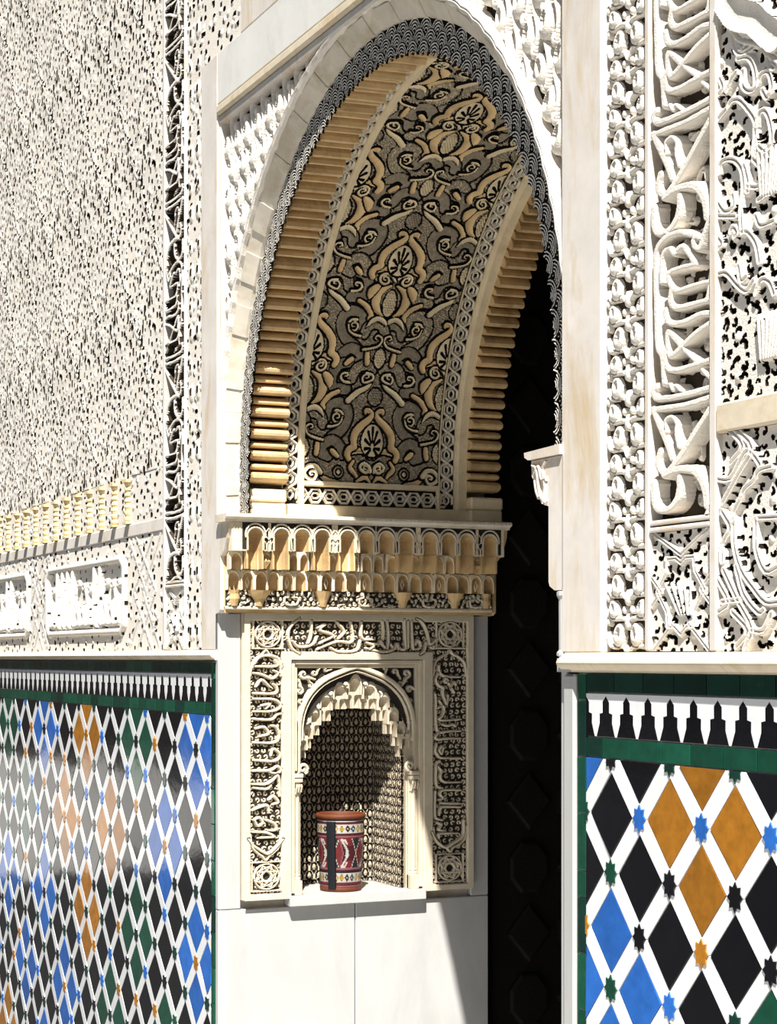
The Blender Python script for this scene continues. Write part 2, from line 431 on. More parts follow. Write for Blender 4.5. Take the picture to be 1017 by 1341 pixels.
# open door leaf folded back inside the hall, a lattice of small panels in near darkness
dl = empty('door_1', (-1.22, 1.06, FL), 'near black wooden door leaf folded open inside the dark doorway', kind='structure')
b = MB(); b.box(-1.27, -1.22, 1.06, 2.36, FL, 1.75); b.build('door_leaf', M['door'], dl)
rnd = random.Random(3)
for r_ in range(15):
    for c_ in range(6):
        y0 = 1.10 + c_ * .205; z0 = FL + .08 + r_ * .238
        b = MB()
        cy, cz = y0 + .1, z0 + .115
        if (r_ + c_) % 2:
            poly = [(cy - .09, cz), (cy, cz + .105), (cy + .09, cz), (cy, cz - .105)]
        else:
            poly = [(cy + .085 * math.cos(t) , cz + .10 * math.sin(t)) for t in [math.pi / 8 + math.pi / 4 * q for q in range(8)]]
        b.prism(poly, lambda u, v, h: (-1.22 + h, u, v), -.002, .022, bev=.012)
        b.build('panel', M['door'], dl)

# traced carving, in metres
SOF = {
'frond':[[(-0.0209, 0.096), (-0.0288, 0.0986), (-0.0321, 0.0928), (-0.0335, 0.1035), (-0.025, 0.1071), (-0.013, 0.1016), (-0.0082, 0.0886), (-0.0208, 0.0711), (-0.0451, 0.0512), (-0.0666, 0.0232), (-0.0702, -0.0053), (-0.0673, -0.0207), (-0.0842, -0.0301), (-0.0928, -0.0464), (-0.0861, -0.0625)]],
'volute':[[(-0.0362, -0.0696), (-0.0446, -0.0671), (-0.0445, -0.0574), (-0.0308, -0.0601), (-0.0243, -0.0749), (-0.0378, -0.0838), (-0.0537, -0.075), (-0.0569, -0.0573), (-0.0421, -0.0469), (-0.0184, -0.0525), (-0.002, -0.0704)]],
'shell':[[(-0.0823, -0.0622), (-0.0818, -0.0441), (-0.0585, -0.0342), (-0.0308, -0.0355), (-0.0079, -0.0528)]],
'calyx':[[(-0.0117, -0.0886), (-0.0453, -0.1113), (-0.0547, -0.1438), (-0.0421, -0.1768), (-0.02, -0.1939)], [(-0.0502, -0.0862), (-0.074, -0.1112), (-0.0792, -0.1396)]],
'cup':[[(-0.0208, -0.0913), (0.0035, -0.0969)]],
'cusp':[[(-0.07, -0.2429), (-0.054, -0.2172), (-0.031, -0.2057), (-0.0072, -0.2159), (0.0038, -0.2311)]],
'stub':[[(-0.1126, -0.1496), (-0.0843, -0.1645), (-0.0619, -0.1903), (-0.0629, -0.2087)], [(-0.0501, -0.3213), (-0.0456, -0.3616)], [(-0.1216, -0.3665), (-0.103, -0.3496)]],
'scrollL':[[(-0.1128, -0.2388), (-0.1206, -0.2382), (-0.1224, -0.2293), (-0.1126, -0.224), (-0.1017, -0.2311), (-0.1015, -0.2447), (-0.113, -0.2535), (-0.1288, -0.2456), (-0.1355, -0.2291), (-0.125, -0.2158), (-0.1073, -0.2145)], [(-0.1349, -0.2325), (-0.1272, -0.2546), (-0.1078, -0.2656), (-0.0849, -0.2696)], [(-0.0219, -0.2775), (-0.0299, -0.2735), (-0.0244, -0.264), (-0.0104, -0.2676), (-0.0037, -0.2807), (-0.0155, -0.2997), (-0.0418, -0.3095), (-0.0675, -0.3146)], [(-0.206, -0.0987), (-0.2153, -0.097), (-0.2148, -0.0881), (-0.202, -0.0882), (-0.1944, -0.0989), (-0.1998, -0.1145), (-0.22, -0.11), (-0.2338, -0.0999), (-0.2279, -0.0867), (-0.2072, -0.0823)], [(-0.1293, -0.097), (-0.1387, -0.0953), (-0.137, -0.0862), (-0.121, -0.0886), (-0.1152, -0.1021), (-0.1265, -0.1145), (-0.1477, -0.1176)]],
'rough':[[(-0.0755, -0.2422), (-0.0822, -0.2085), (-0.1212, -0.187), (-0.1522, -0.2043), (-0.1556, -0.2425), (-0.1331, -0.2821), (-0.0924, -0.3096), (-0.0727, -0.3353)], [(-0.0683, -0.2616), (-0.0597, -0.237), (-0.0356, -0.2249), (-0.0101, -0.231), (0.0034, -0.2506)], [(-0.1423, -0.3601), (-0.1364, -0.3351), (-0.1073, -0.314), (-0.0723, -0.3296), (-0.0658, -0.3561), (-0.0897, -0.3667)], [(-0.1424, -0.1411), (-0.0979, -0.1373), (-0.0854, -0.1021), (-0.107, -0.0618), (-0.1419, -0.0509)], [(-0.2286, -0.0729), (-0.2048, -0.0554), (-0.1733, -0.0691), (-0.1572, -0.1045)]],
'frondS':[[(-0.2335, -0.1011), (-0.2159, -0.1285), (-0.1806, -0.1493), (-0.15, -0.178)]],
'b_volute':[[(-0.0217, 0.0226), (-0.0297, 0.0234), (-0.0273, 0.0324), (-0.0157, 0.0318), (-0.01, 0.0219), (-0.0222, 0.0102), (-0.0394, 0.0185), (-0.0433, 0.0329), (-0.0275, 0.0425), (-0.0101, 0.0309), (-0.0063, 0.0131)]],
'b_leaf':[[(-0.0679, 0.0486), (-0.0798, 0.0258), (-0.0614, 0.0041), (-0.0492, -0.0178)], [(-0.0553, -0.0192), (-0.0247, -0.0056), (-0.0063, -0.0218)], [(-0.1896, -0.001), (-0.1704, -0.017), (-0.1221, -0.0229)]],
'b_ros':[[(-0.1221, 0.01)]],
'b_corner':[[(-0.2172, -0.0022), (-0.2255, -0.0025), (-0.2255, 0.0058), (-0.2124, 0.0091), (-0.204, -0.0016), (-0.2148, -0.0187), (-0.2375, -0.0141), (-0.2482, 0.0049), (-0.2304, 0.025), (-0.2065, 0.0249), (-0.1896, 0.0056)]],
}
RB= [[(0.7951, -0.0262), (0.7976, -0.0484), (0.8197, -0.0626), (0.8767, -0.0655)], [(0.7912, -0.0528), (0.7828, -0.0749), (0.7951, -0.0949), (0.8123, -0.1025), (0.8099, -0.1216), (0.8247, -0.1603), (0.8306, -0.1284)], [(0.8158, -0.0786), (0.8222, -0.0706), (0.8296, -0.0787), (0.8222, -0.0848), (0.8158, -0.0786)], [(0.8321, -0.0862), (0.8544, -0.1197)], [(0.8405, -0.0983), (0.8544, -0.0832), (0.8613, -0.0939)], [(0.7803, -0.1236), (0.7833, -0.1479), (0.7833, -0.2254), (0.7951, -0.2566), (0.8296, -0.2549), (0.8792, -0.2535)], [(0.7902, -0.1732), (0.8059, -0.1637), (0.7951, -0.1458)], [(0.8099, -0.1646), (0.8158, -0.178), (0.8059, -0.2027), (0.7951, -0.2087), (0.8099, -0.216), (0.8792, -0.2134)], [(0.7931, -0.2601), (0.7813, -0.2719), (0.7912, -0.2813), (0.8296, -0.2794), (0.8792, -0.2802)], [(0.7862, -0.2963), (0.7803, -0.3183), (0.7902, -0.3363), (0.8059, -0.3463), (0.8792, -0.3493)], [(0.8059, -0.3056), (0.7961, -0.3187), (0.8049, -0.333), (0.8118, -0.311)], [(0.8099, -0.2302), (0.8296, -0.235), (0.8494, -0.2308), (0.8593, -0.2376)], [(0.7993, -0.3585), (0.7855, -0.3665), (0.7832, -0.4245), (0.7901, -0.4455), (0.8086, -0.451)], [(0.7901, -0.3749), (0.804, -0.3919), (0.7993, -0.4125), (0.8178, -0.4304), (0.8782, -0.4333)], [(0.8782, -0.4604), (0.8132, -0.4586), (0.7993, -0.4706), (0.8095, -0.4867), (0.7957, -0.4913)], [(0.7809, -0.4618), (0.7791, -0.5405), (0.7901, -0.5575), (0.8095, -0.5632)], [(0.804, -0.504), (0.8782, -0.508)], [(0.8782, -0.5197), (0.8132, -0.5167), (0.7993, -0.5254), (0.7957, -0.5452)], [(0.7892, -0.5707), (0.804, -0.5787), (0.7947, -0.595), (0.8178, -0.6)], [(0.7947, -0.6249), (0.7993, -0.6097), (0.8689, -0.6111)], [(0.7671, -0.6022), (0.7809, -0.6277), (0.7993, -0.645), (0.8224, -0.6584), (0.8456, -0.6469), (0.8689, -0.6353), (0.8894, -0.6153), (0.8922, -0.5653)]]
TB= [[(0.5814, 0.1271), (0.5843, 0.0835), (0.5767, 0.0476)], [(0.5982, 0.1273), (0.6035, 0.0748), (0.5987, 0.031)], [(0.6633, 0.1322), (0.6662, 0.0751), (0.6681, 0.0347), (0.6488, 0.0311), (0.6415, 0.0478)], [(0.6764, 0.1279), (0.6764, 0.0356)], [(0.69, 0.128), (0.6953, 0.04), (0.7031, 0.0312)], [(0.7046, 0.048), (0.7119, 0.0621), (0.7226, 0.0533), (0.7216, 0.0357), (0.708, 0.0312)], [(0.746, 0.0534), (0.7387, 0.0269), (0.7216, 0.0136)], [(0.7705, 0.0513), (0.7632, 0.038), (0.7754, 0.0349), (0.7705, 0.0513)], [(0.5337, 0.0483), (0.5671, 0.0493), (0.5728, 0.0594), (0.5805, 0.0476), (0.591, 0.0363)], [(0.6102, 0.0486), (0.6208, 0.0311), (0.5814, 0.0214), (0.5194, 0.0343)], [(0.6256, 0.0311), (0.6343, 0.0495), (0.6415, 0.0311)], [(0.707, 0.137), (0.7314, 0.124), (0.7509, 0.0888), (0.7607, 0.049), (0.7902, 0.069), (0.8099, 0.0802)], [(0.2748, 0.134), (0.2432, 0.1065), (0.2339, 0.0771), (0.2456, 0.0364), (0.2758, 0.0137)], [(0.3188, 0.1266), (0.3168, 0.0775), (0.3041, 0.0447)], [(0.2495, 0.0581), (0.2699, 0.04), (0.3041, 0.0401), (0.3286, 0.0525), (0.3384, 0.073)], [(0.3384, 0.1026), (0.368, 0.1143), (0.3482, 0.095), (0.3976, 0.077), (0.3482, 0.0503)], [(0.4125, 0.1228), (0.4373, 0.0909), (0.4174, 0.0665)], [(0.4623, 0.1241), (0.4683, 0.0576), (0.4174, 0.0574), (0.3778, 0.0458), (0.3384, 0.0297)], [(0.5023, 0.1245), (0.5033, 0.0692), (0.5426, 0.0638)], [(0.3877, 0.0358), (0.4174, 0.0221), (0.4823, 0.0268), (0.4983, 0.06)], [(0.5199, 0.0531), (0.5476, 0.044), (0.5325, 0.0301)]]
LB= [[(0.1061, -0.0313), (0.1299, 0.0024), (0.1635, 0.0091), (0.1972, 0.0001), (0.2117, -0.0315)], [(0.1156, -0.0268), (0.1924, -0.026), (0.1851, -0.0066)], [(0.1108, -0.0492), (0.1395, -0.0538), (0.1779, -0.0675), (0.1972, -0.0495), (0.1803, -0.0404)], [(0.1204, -0.0942), (0.1395, -0.0718), (0.1683, -0.0945)], [(0.1108, -0.1166), (0.1875, -0.1172), (0.1924, -0.0946), (0.1803, -0.0855)], [(0.1108, -0.1345), (0.1827, -0.1374), (0.2068, -0.158), (0.1827, -0.1757), (0.1108, -0.1772)], [(0.1395, -0.1573), (0.1683, -0.153), (0.1539, -0.1687)], [(0.1132, -0.2019), (0.1731, -0.2049), (0.1924, -0.1894), (0.2093, -0.1851)], [(0.1731, -0.2252), (0.1924, -0.23), (0.202, -0.2618), (0.1827, -0.2817), (0.1108, -0.2804)], [(0.1204, -0.2334), (0.1491, -0.2294), (0.1635, -0.2521), (0.1299, -0.2605)], [(0.1108, -0.3387), (0.1875, -0.3427), (0.2044, -0.3205), (0.1803, -0.302), (0.1731, -0.3244)], [(0.1054, -0.3746), (0.169, -0.3742), (0.1945, -0.3608), (0.2074, -0.3731), (0.1945, -0.3848), (0.169, -0.3802)], [(0.1054, -0.4183), (0.152, -0.4196), (0.1775, -0.4083), (0.1988, -0.3929), (0.2052, -0.461)], [(0.1096, -0.4303), (0.1562, -0.4356), (0.1732, -0.4242)], [(0.1647, -0.4718), (0.1817, -0.4603), (0.1988, -0.4808), (0.1775, -0.4881)], [(0.1054, -0.5057), (0.135, -0.4947), (0.1604, -0.4916), (0.1647, -0.5156)], [(0.1138, -0.5378), (0.1308, -0.5304), (0.1435, -0.5468), (0.1265, -0.5581), (0.1138, -0.5378)], [(0.1562, -0.5393), (0.186, -0.5523), (0.1903, -0.5724), (0.1647, -0.5755)], [(0.1054, -0.5772), (0.1562, -0.5811), (0.1817, -0.5961), (0.1265, -0.5979)], [(0.0927, -0.6005), (0.1138, -0.6252), (0.1477, -0.6465), (0.1647, -0.6512), (0.1903, -0.6323), (0.2159, -0.6054)]]
STAR= [[(1.7847, 0.4331), (1.8278, 0.3958), (1.7881, 0.367)], [(1.8114, 0.4282), (1.8571, 0.3889), (1.8147, 0.3433), (1.7625, 0.2935)], [(1.7406, 0.3421), (1.7881, 0.338), (1.8212, 0.3696), (1.8409, 0.3849), (1.8635, 0.375), (1.8828, 0.3561)], [(1.7948, 0.2601), (1.8001, 0.2752), (1.8212, 0.2967), (1.8344, 0.3148), (1.8635, 0.3276), (1.8796, 0.3451), (1.9175, 0.3491)], [(1.7611, 0.278), (1.7881, 0.2451), (1.7625, 0.2156), (1.7611, 0.1845)], [(1.7406, 0.1541), (1.7814, 0.106), (1.7475, 0.0874)], [(1.7665, 0.1667), (1.8147, 0.1051), (1.8571, 0.0546), (1.8344, 0.0167)], [(1.808, 0.1707), (1.8311, 0.12), (1.8764, 0.0845), (1.8935, 0.0879)], [(1.7948, 0.0864), (1.8441, 0.0509), (1.808, 0.0206)], [(1.8571, 0.0508), (1.8923, 0.0503), (1.9175, 0.0799)], [(1.8212, 0.1088), (1.7611, 0.1066)], [(1.8001, 0.2598), (1.8001, 0.2135), (1.8212, 0.1663), (1.8603, 0.1305), (1.8986, 0.1028), (1.9361, 0.1018)], [(1.8764, 0.2584), (1.9361, 0.2562)], [(1.87, 0.2551), (1.87, 0.2021), (1.8986, 0.1592), (1.9361, 0.1651)]]
UPR= [[(1.7467, 1.2334), (1.7581, 1.2352), (1.7694, 1.2241), (1.7843, 1.2), (1.7955, 1.1687), (1.8066, 1.1397), (1.8249, 1.13), (1.8502, 1.131), (1.8788, 1.132), (1.9, 1.1142), (1.9105, 1.0861), (1.9243, 1.0738)], [(1.8249, 1.1449), (1.8176, 1.1556), (1.8267, 1.1689), (1.8358, 1.1565), (1.8267, 1.1444)], [(1.8066, 1.0991), (1.7918, 1.0904), (1.7769, 1.073)], [(1.8102, 1.1237), (1.843, 1.1162), (1.8628, 1.0915), (1.8664, 1.0547), (1.843, 1.0548), (1.8249, 1.0726), (1.8285, 1.0949)], [(1.8753, 1.0585), (1.8859, 1.0723), (1.907, 1.0705), (1.9174, 1.0426), (1.9035, 1.0256), (1.8894, 1.042)], [(1.7806, 1.0419), (1.7918, 1.0496), (1.8139, 1.0458), (1.8394, 1.024), (1.8646, 0.9941), (1.8664, 0.9642), (1.861, 0.936)], [(1.8717, 0.9838), (1.8824, 1.0041), (1.9, 1.0005), (1.9139, 0.9729), (1.9174, 0.9408), (1.8965, 0.9294), (1.8788, 0.9421)], [(1.7429, 1.0237), (1.7619, 1.0339), (1.7769, 1.0386)], [(1.7429, 1.0715), (1.7619, 1.0815), (1.7543, 1.1009)], [(1.7505, 0.9239), (1.7581, 0.9416), (1.7806, 0.9426), (1.8066, 0.9321), (1.8249, 0.9085), (1.8285, 0.8736), (1.8212, 0.8348), (1.8249, 0.7957)], [(1.7429, 0.8431), (1.7769, 0.8358), (1.8029, 0.8302)], [(1.7467, 0.8662), (1.7694, 0.846), (1.7955, 0.849), (1.7955, 0.8704)], [(1.8249, 0.7957), (1.843, 0.7919), (1.8681, 0.7657), (1.8788, 0.73)], [(1.7429, 0.7322), (1.7731, 0.7288), (1.8066, 0.7011), (1.8285, 0.6865), (1.843, 0.6839), (1.861, 0.6976)], [(1.843, 0.8767), (1.8753, 0.8693), (1.8929, 0.8799), (1.8824, 0.9033), (1.861, 0.9231)], [(1.8322, 0.9174), (1.843, 0.8873), (1.843, 0.8682)], [(1.8753, 0.8441), (1.8965, 0.8477), (1.9243, 0.8497)], [(1.8681, 0.8162), (1.8824, 0.7964), (1.9243, 0.7958)], [(1.7881, 0.8033), (1.7955, 0.8104), (1.8066, 0.7995), (1.7992, 0.7924)], [(1.8139, 0.7339), (1.8212, 0.707), (1.8394, 0.71)], [(1.7429, 0.804), (1.7581, 0.7879), (1.7429, 0.7779)], [(1.8681, 0.6731), (1.8859, 0.6951), (1.9105, 0.6864), (1.9243, 0.6631)]]
LOBE= [(1.7656, 1.2577), (1.7843, 1.2344), (1.8139, 1.2058), (1.8681, 1.1815), (1.8965, 1.157), (1.9323, 1.1295)]
LET = [
([(1.5318, 1.1002), (1.5219, 1.092), (1.5318, 1.0776), (1.5678, 1.0729), (1.6316, 1.0712), (1.7178, 1.0736)],0.03),
([(1.7178, 1.0551), (1.6316, 1.0509), (1.5318, 1.0547), (1.5272, 1.0459), (1.5678, 0.9877), (1.5884, 0.9527)],0.03),
([(1.7178, 1.0322), (1.669, 0.9913), (1.6253, 0.9567), (1.5872, 0.9322), (1.5645, 0.9242), (1.543, 0.9351), (1.539, 0.9521), (1.5469, 0.9681)],0.03),
([(1.5691, 1.0062), (1.5665, 1.0271), (1.5859, 1.0339), (1.6051, 1.0192), (1.6038, 0.9977), (1.6127, 0.9716)],0.017),
([(1.558, 0.921), (1.6, 0.9275), (1.6566, 0.9215), (1.6874, 0.9041), (1.7057, 0.876), (1.7105, 0.8509)],0.036),
([(1.7154, 0.8448), (1.7008, 0.8152), (1.6862, 0.7934), (1.669, 0.801), (1.6641, 0.8107)],0.026),
([(1.5219, 0.9058), (1.5205, 0.8846), (1.5258, 0.8637), (1.543, 0.8512), (1.5775, 0.8512), (1.6051, 0.8666), (1.6152, 0.8889), (1.6152, 0.9082)],0.03),
([(1.6844, 0.8145), (1.6504, 0.8277), (1.6127, 0.8397), (1.5691, 0.8395), (1.5364, 0.824), (1.5285, 0.7898), (1.5318, 0.6997), (1.5364, 0.6274), (1.5535, 0.602), (1.56, 0.5506)],0.026),
([(1.6076, 0.8056), (1.6253, 0.8098), (1.6429, 0.7958), (1.6597, 0.7786), (1.6641, 0.7667), (1.6316, 0.768), (1.5936, 0.7685), (1.5768, 0.7628), (1.5833, 0.7404), (1.6063, 0.7257), (1.6566, 0.7254), (1.7178, 0.7236)],0.024),
([(1.5495, 0.7537), (1.5522, 0.7959), (1.5626, 0.8117), (1.5807, 0.8134), (1.5936, 0.802)],0.022),
([(1.5872, 0.7291), (1.5833, 0.7086), (1.6012, 0.6932), (1.6504, 0.69), (1.6996, 0.6891), (1.7142, 0.691), (1.7154, 0.7097)],0.028),
([(1.5652, 0.6922), (1.573, 0.6714), (1.6, 0.6614), (1.6442, 0.6611), (1.6874, 0.6658), (1.7178, 0.6614)],0.028),
([(1.7178, 1.1977), (1.669, 1.1848), (1.5936, 1.156), (1.5756, 1.1664), (1.573, 1.2001), (1.5872, 1.1967), (1.6159, 1.1735)],0.026),
([(1.6316, 1.1599), (1.6782, 1.1285)],0.02),
([(1.5639, 1.1644), (1.5678, 1.1385), (1.5884, 1.1257), (1.6442, 1.1242), (1.7178, 1.1276)],0.026),
([(1.696, 1.1105), (1.7178, 1.0917)],0.018),
([(1.5807, 1.0995), (1.5936, 1.0837), (1.6, 1.0944), (1.6159, 1.0831)],0.012),
]

# ------------------------------------------------------------------ tiled dados
def fmap(Y0):
    return lambda u, v, h: (u, Y0 - h, v)


def dado(side):
    L = side == 'left'
    if L:
        x_in, x_out = -1.215, -4.95; px, x0, z0, pz = .2362, -1.374, -.3137, .2427
        zt = [-.010, -.0505, -.0525, -.1475, -.149, -.1905]; xs = (-1.2165, -1.186)
    else:
        x_in, x_out = 1.2545, 2.42; px, x0, z0, pz = .2245, 1.3574, -.4497, .2427
        zt = [-.0305, -.0725, -.0740, -.1660, -.1680, -.2105]; xs = (1.2165, 1.2525)
    lo, hi = min(x_in, x_out), max(x_in, x_out); zb = -1.86; ztop = zt[5] - .002
    root = empty('tile_dado', ((lo + hi) / 2, 0, FL),
                 'glazed lattice tile dado seen at a glancing angle, left of the niche' if L else 'glazed lattice tile dado with large orange and blue diamonds, right of the dark doorway', 'tilework')
    b = MB(); b.box(min(lo, xs[0]) - .002, max(hi, xs[1]) + .002, .004, .032, FL, zt[0]); b.build('grout_bed', M['grout'], root)
    mp = fmap(.004)
    rnd = random.Random(7 if L else 8)
    cols = {0: 't_ochre', 1: 't_blue', 2: 't_green'}
    stuff = {}
    def clip(poly):
        def half(P, f):
            o = []
            for i in range(len(P)):
                a, c = P[i], P[(i + 1) % len(P)]; fa, fc = f(a), f(c)
                if fa >= 0: o.append(a)
                if (fa >= 0) != (fc >= 0):
                    t = fa / (fa - fc); o.append((a[0] + (c[0] - a[0]) * t, a[1] + (c[1] - a[1]) * t))
            return o
        for f in (lambda p: p[0] - lo, lambda p: hi - p[0], lambda p: ztop - p[1], lambda p: p[1] - zb):
            poly = half(poly, f)
            if len(poly) < 3: return None
        return poly
    # which pieces show in the photograph: keep them single, the rest joined
    def shown(x, z):
        dx, dy = x - 4.74575, 2.04432; fw = -math.cos(AL) * dx + math.sin(AL) * dy; rt = math.sin(AL) * dx + math.cos(AL) * dy
        X = 508 + 2455 * rt / fw; Y = 862 - 2455 * z / fw
        return -25 < X < 1045 and Y < 1375
    cnt = {}
    def piece(name, poly, m, x, z, h=.007, bev=.0010):
        poly = clip(poly)
        if poly is None: return
        A2 = sum(poly[i][0] * poly[(i + 1) % len(poly)][1] - poly[(i + 1) % len(poly)][0] * poly[i][1] for i in range(len(poly)))
        if abs(A2) < 4e-5: return
        if A2 < 0: poly = poly[::-1]
        tx, tz = (rnd.gauss(0, .010), rnd.gauss(0, .010)) if name == 'diamond_tile' else (rnd.gauss(0, .003), rnd.gauss(0, .003)); c = np.mean(poly, 0)
        mpt = lambda u, v, hh: (u, .004 - hh - (tx * (u - c[0]) + tz * (v - c[1])) * (1 if hh > .001 else 0), v)
        if shown(x, z) and cnt.get(name, 0) < 300:
            cnt[name] = cnt.get(name, 0) + 1
            MB().prism(poly, mpt, 0, h, bev=bev).build(name, M[m], root, loc=(c[0], 0, c[1]))
        else:
            stuff.setdefault((name, m), MB()).prism(poly, mpt, 0, h, bev=bev)
    nC = int((hi - lo) / px) + 3; sgn = -1 if L else 1
    gap = .0011
    def star(a, c):   # centre of lattice node (a, c): a half-steps across, c half-steps down
        return x0 + sgn * a * px / 2, z0 - c * pz / 2
    nodes = [(a, c) for a in range(-4, 2 * nC) for c in range(-6, 16) if (a + c) % 2 == 0]
    wbar = .0215
    hx, hz = px / 2, pz / 2; Ld = math.hypot(hx, hz); ux, uz = hx / Ld, hz / Ld
    def spot(a, c):
        return 0
    order = sorted(nodes, key=lambda n_: (n_[0], n_[1]))
    for a, c in order:
        sx, sz = star(a, c)
        # star tile: eight points
        R1, R2 = .0295, .0205
        P = [(sx + (R1 if q % 2 == 0 else R2) * math.sin(math.pi * q / 8) * (px / .2427) * .92, sz + (R1 if q % 2 == 0 else R2) * math.cos(math.pi * q / 8)) for q in range(16)]
        scol = rnd.choices(['t_bottle', 't_black', 't_blue', 't_ochre', 't_green'], [3, 3, 3, 2, 1])[0]
        if not L:
            scol = STAR_R.get((a, c), scol)
        piece('star_tile', P, scol, sx, sz, .0095)
        # two white bars running down from the node
        for dr in (-1, 1):
            ex, ez = sx + dr * hx, sz - hz
            dx, dz = dr * ux, -uz; nx, nz = -dz, dx
            wn = wbar - .0008; A_ = wn / uz; B_ = wn / ux
            P = [(sx, sz - .002), (sx + dr * A_, sz), (ex, ez + B_), (ex, ez + .002), (ex - dr * A_, ez), (sx, sz - B_)]
            P = [(sx + dr * .0006, sz - .0008), (sx + dr * A_, sz - .0004), (ex - dr * .0004, ez + B_), (ex - dr * .0006, ez + .0008), (ex - dr * A_, ez + .0004), (sx + dr * .0004, sz - B_)]
            piece('white_bar_tile', P, 't_white', (sx + ex) / 2, (sz + ez) / 2)
        # diamond below the node
        mx, mz = sx, sz - hz
        k = 1 - (wbar + gap) / (hx * uz)
        P = [(mx, mz + hz * k), (mx - hx * k, mz), (mx, mz - hz * k), (mx + hx * k, mz)]
        p_ = (a + (c + 1) - 1) // 2; q_ = (a - (c + 1) + 1) // 2     # the two diagonal counts of this diamond
        piece('diamond_tile', P, diamond_colour(side, a, c), mx, mz)
    # stepped merlons, dark on white
    n_m = int((hi - lo) / .0835) + 2; z1, z2 = zt[3], zt[2]; H = z2 - z1
    def merlon(cx, w):
        return [(cx - .5 * w, z1), (cx + .5 * w, z1), (cx + .34 * w, z1 + .30 * H), (cx + .34 * w, z1 + .52 * H), (cx + .17 * w, z1 + .55 * H), (cx + .17 * w, z1 + .80 * H), (cx, z1 + .93 * H), (cx - .17 * w, z1 + .80 * H), (cx - .17 * w, z1 + .55 * H), (cx - .34 * w, z1 + .52 * H), (cx - .34 * w, z1 + .30 * H)]
    pm = .0825 if not L else .0868; xm = 1.3352 if not L else -1.2389
    save = ztop; 
    for i in range(-2, n_m + 2):
        cx = xm + sgn * i * pm; w_ = pm * .90; g_ = .0008
        P = merlon(cx, w_); ztop = z2 + .01
        piece('dark_merlon_tile', P, 't_black', cx, z1)
        cx2 = cx + pm                                      # white tile between this merlon and the next
        r = [(p[0], p[1]) for p in P[1:7]]; l = [(2 * cx + pm - p[0], p[1]) for p in r]
        r2 = [(x + g_, z) for x, z in r]; l2 = [(x - g_, z) for x, z in l][::-1]
        W_ = [(cx + g_, z1 + .955 * H)] + [(cx + pm - g_, z1 + .955 * H)][:0]
        poly = [(cx, z2 - .001)] + [(x + g_, z) for x, z in r[::-1]] + [(x - g_, z) for x, z in l] + [(cx + pm, z2 - .001)]
        piece('white_merlon_tile', poly, 't_white', cx, z1)
    ztop = save
    # green border courses
    ztop = zt[0] + .01
    for (za, zb_, off, m) in ((zt[1], zt[0], .0, 't_bottle'), (zt[5], zt[4], .03, 't_green')):
        xx = xs[0] if L is False else xs[1]
        x = (1.2545 if not L else -1.2175)
        if za == zt[1] and not L: x = 1.2545
        step = .111 * sgn; first = True
        while (x < hi if not L else x > lo):
            st = step * rnd.uniform(.96, 1.04) * (.6 if (first and off) else 1); first = False
            P = [(x + sgn * .0012, za + .001), (x + st - sgn * .0012, za + .001), (x + st - sgn * .0012, zb_ - .001), (x + sgn * .0012, zb_ - .001)]
            piece('border_tile', P, m if rnd.random() > .25 else ('t_bottle' if m == 't_green' else 't_green'), x, za)
            x += st
    z = zt[0] - .002; lo, hi = min(lo, xs[0]), max(hi, xs[1])
    while z > zb:
        h_ = rnd.choice([.122, .122, .118, .058])
        P = [(xs[0], z - h_ + .001), (xs[1], z - h_ + .001), (xs[1], z - .001), (xs[0], z - .001)]
        piece('edge_tile', P, rnd.choice(['t_green', 't_bottle']), xs[0], z); z -= h_
    for (nm, m), mb in stuff.items():
        o = mb.build(nm, M[m], root); o['kind'] = 'stuff'
    return root


STAR_R = {(0, 0): 't_green', (1, -1): 't_blue', (2, 0): 't_black', (3, -1): 't_blue', (4, 0): 't_black', (1, 1): 't_black', (3, 1): 't_ochre', (0, 2): 't_green', (2, 2): 't_blue', (0, -2): 't_black', (2, -2): 't_bottle', (4, -2): 't_bottle', (5, -1): 't_blue', (5, 1): 't_black', (4, 2): 't_bottle', (-1, -1): 't_bottle', (-1, 1): 't_ochre'}


def diamond_colour(side, a, c):
    """diamonds come in groups of four, one colour each, parted by single black diagonals"""
    p, q = (a + c) // 2, (a - c) // 2
    if side == 'right':
        if (a, c) == (-1, -3): return 't_blue'
        if p % 3 == 2 or q % 3 == 1: return 't_black'
        return {(0, 0): 't_ochre', (0, -1): 't_blue', (1, 0): 't_green', (1, -1): 't_ochre', (-1, -1): 't_blue', (0, 1): 't_green', (1, 1): 't_blue'}.get((p // 3, (q - 2) // 3), 't_green')
    if p % 3 == 1 or q % 3 == 2: return 't_black'
    g = ((p + 1) // 3, q // 3)
    if g in ((1, 1), (2, 0), (4, 4), (4, 3), (3, 0), (2, -1), (5, 4), (5, 5)): return 't_green'
    if g in ((2, 2), (2, 1), (3, 2), (3, 1), (4, 0), (6, 2), (6, 5)): return 't_ochre'
    return 't_blue'

# ------------------------------------------------------------------ facade: pilasters, bands, fields
dado('left'); dado('right')


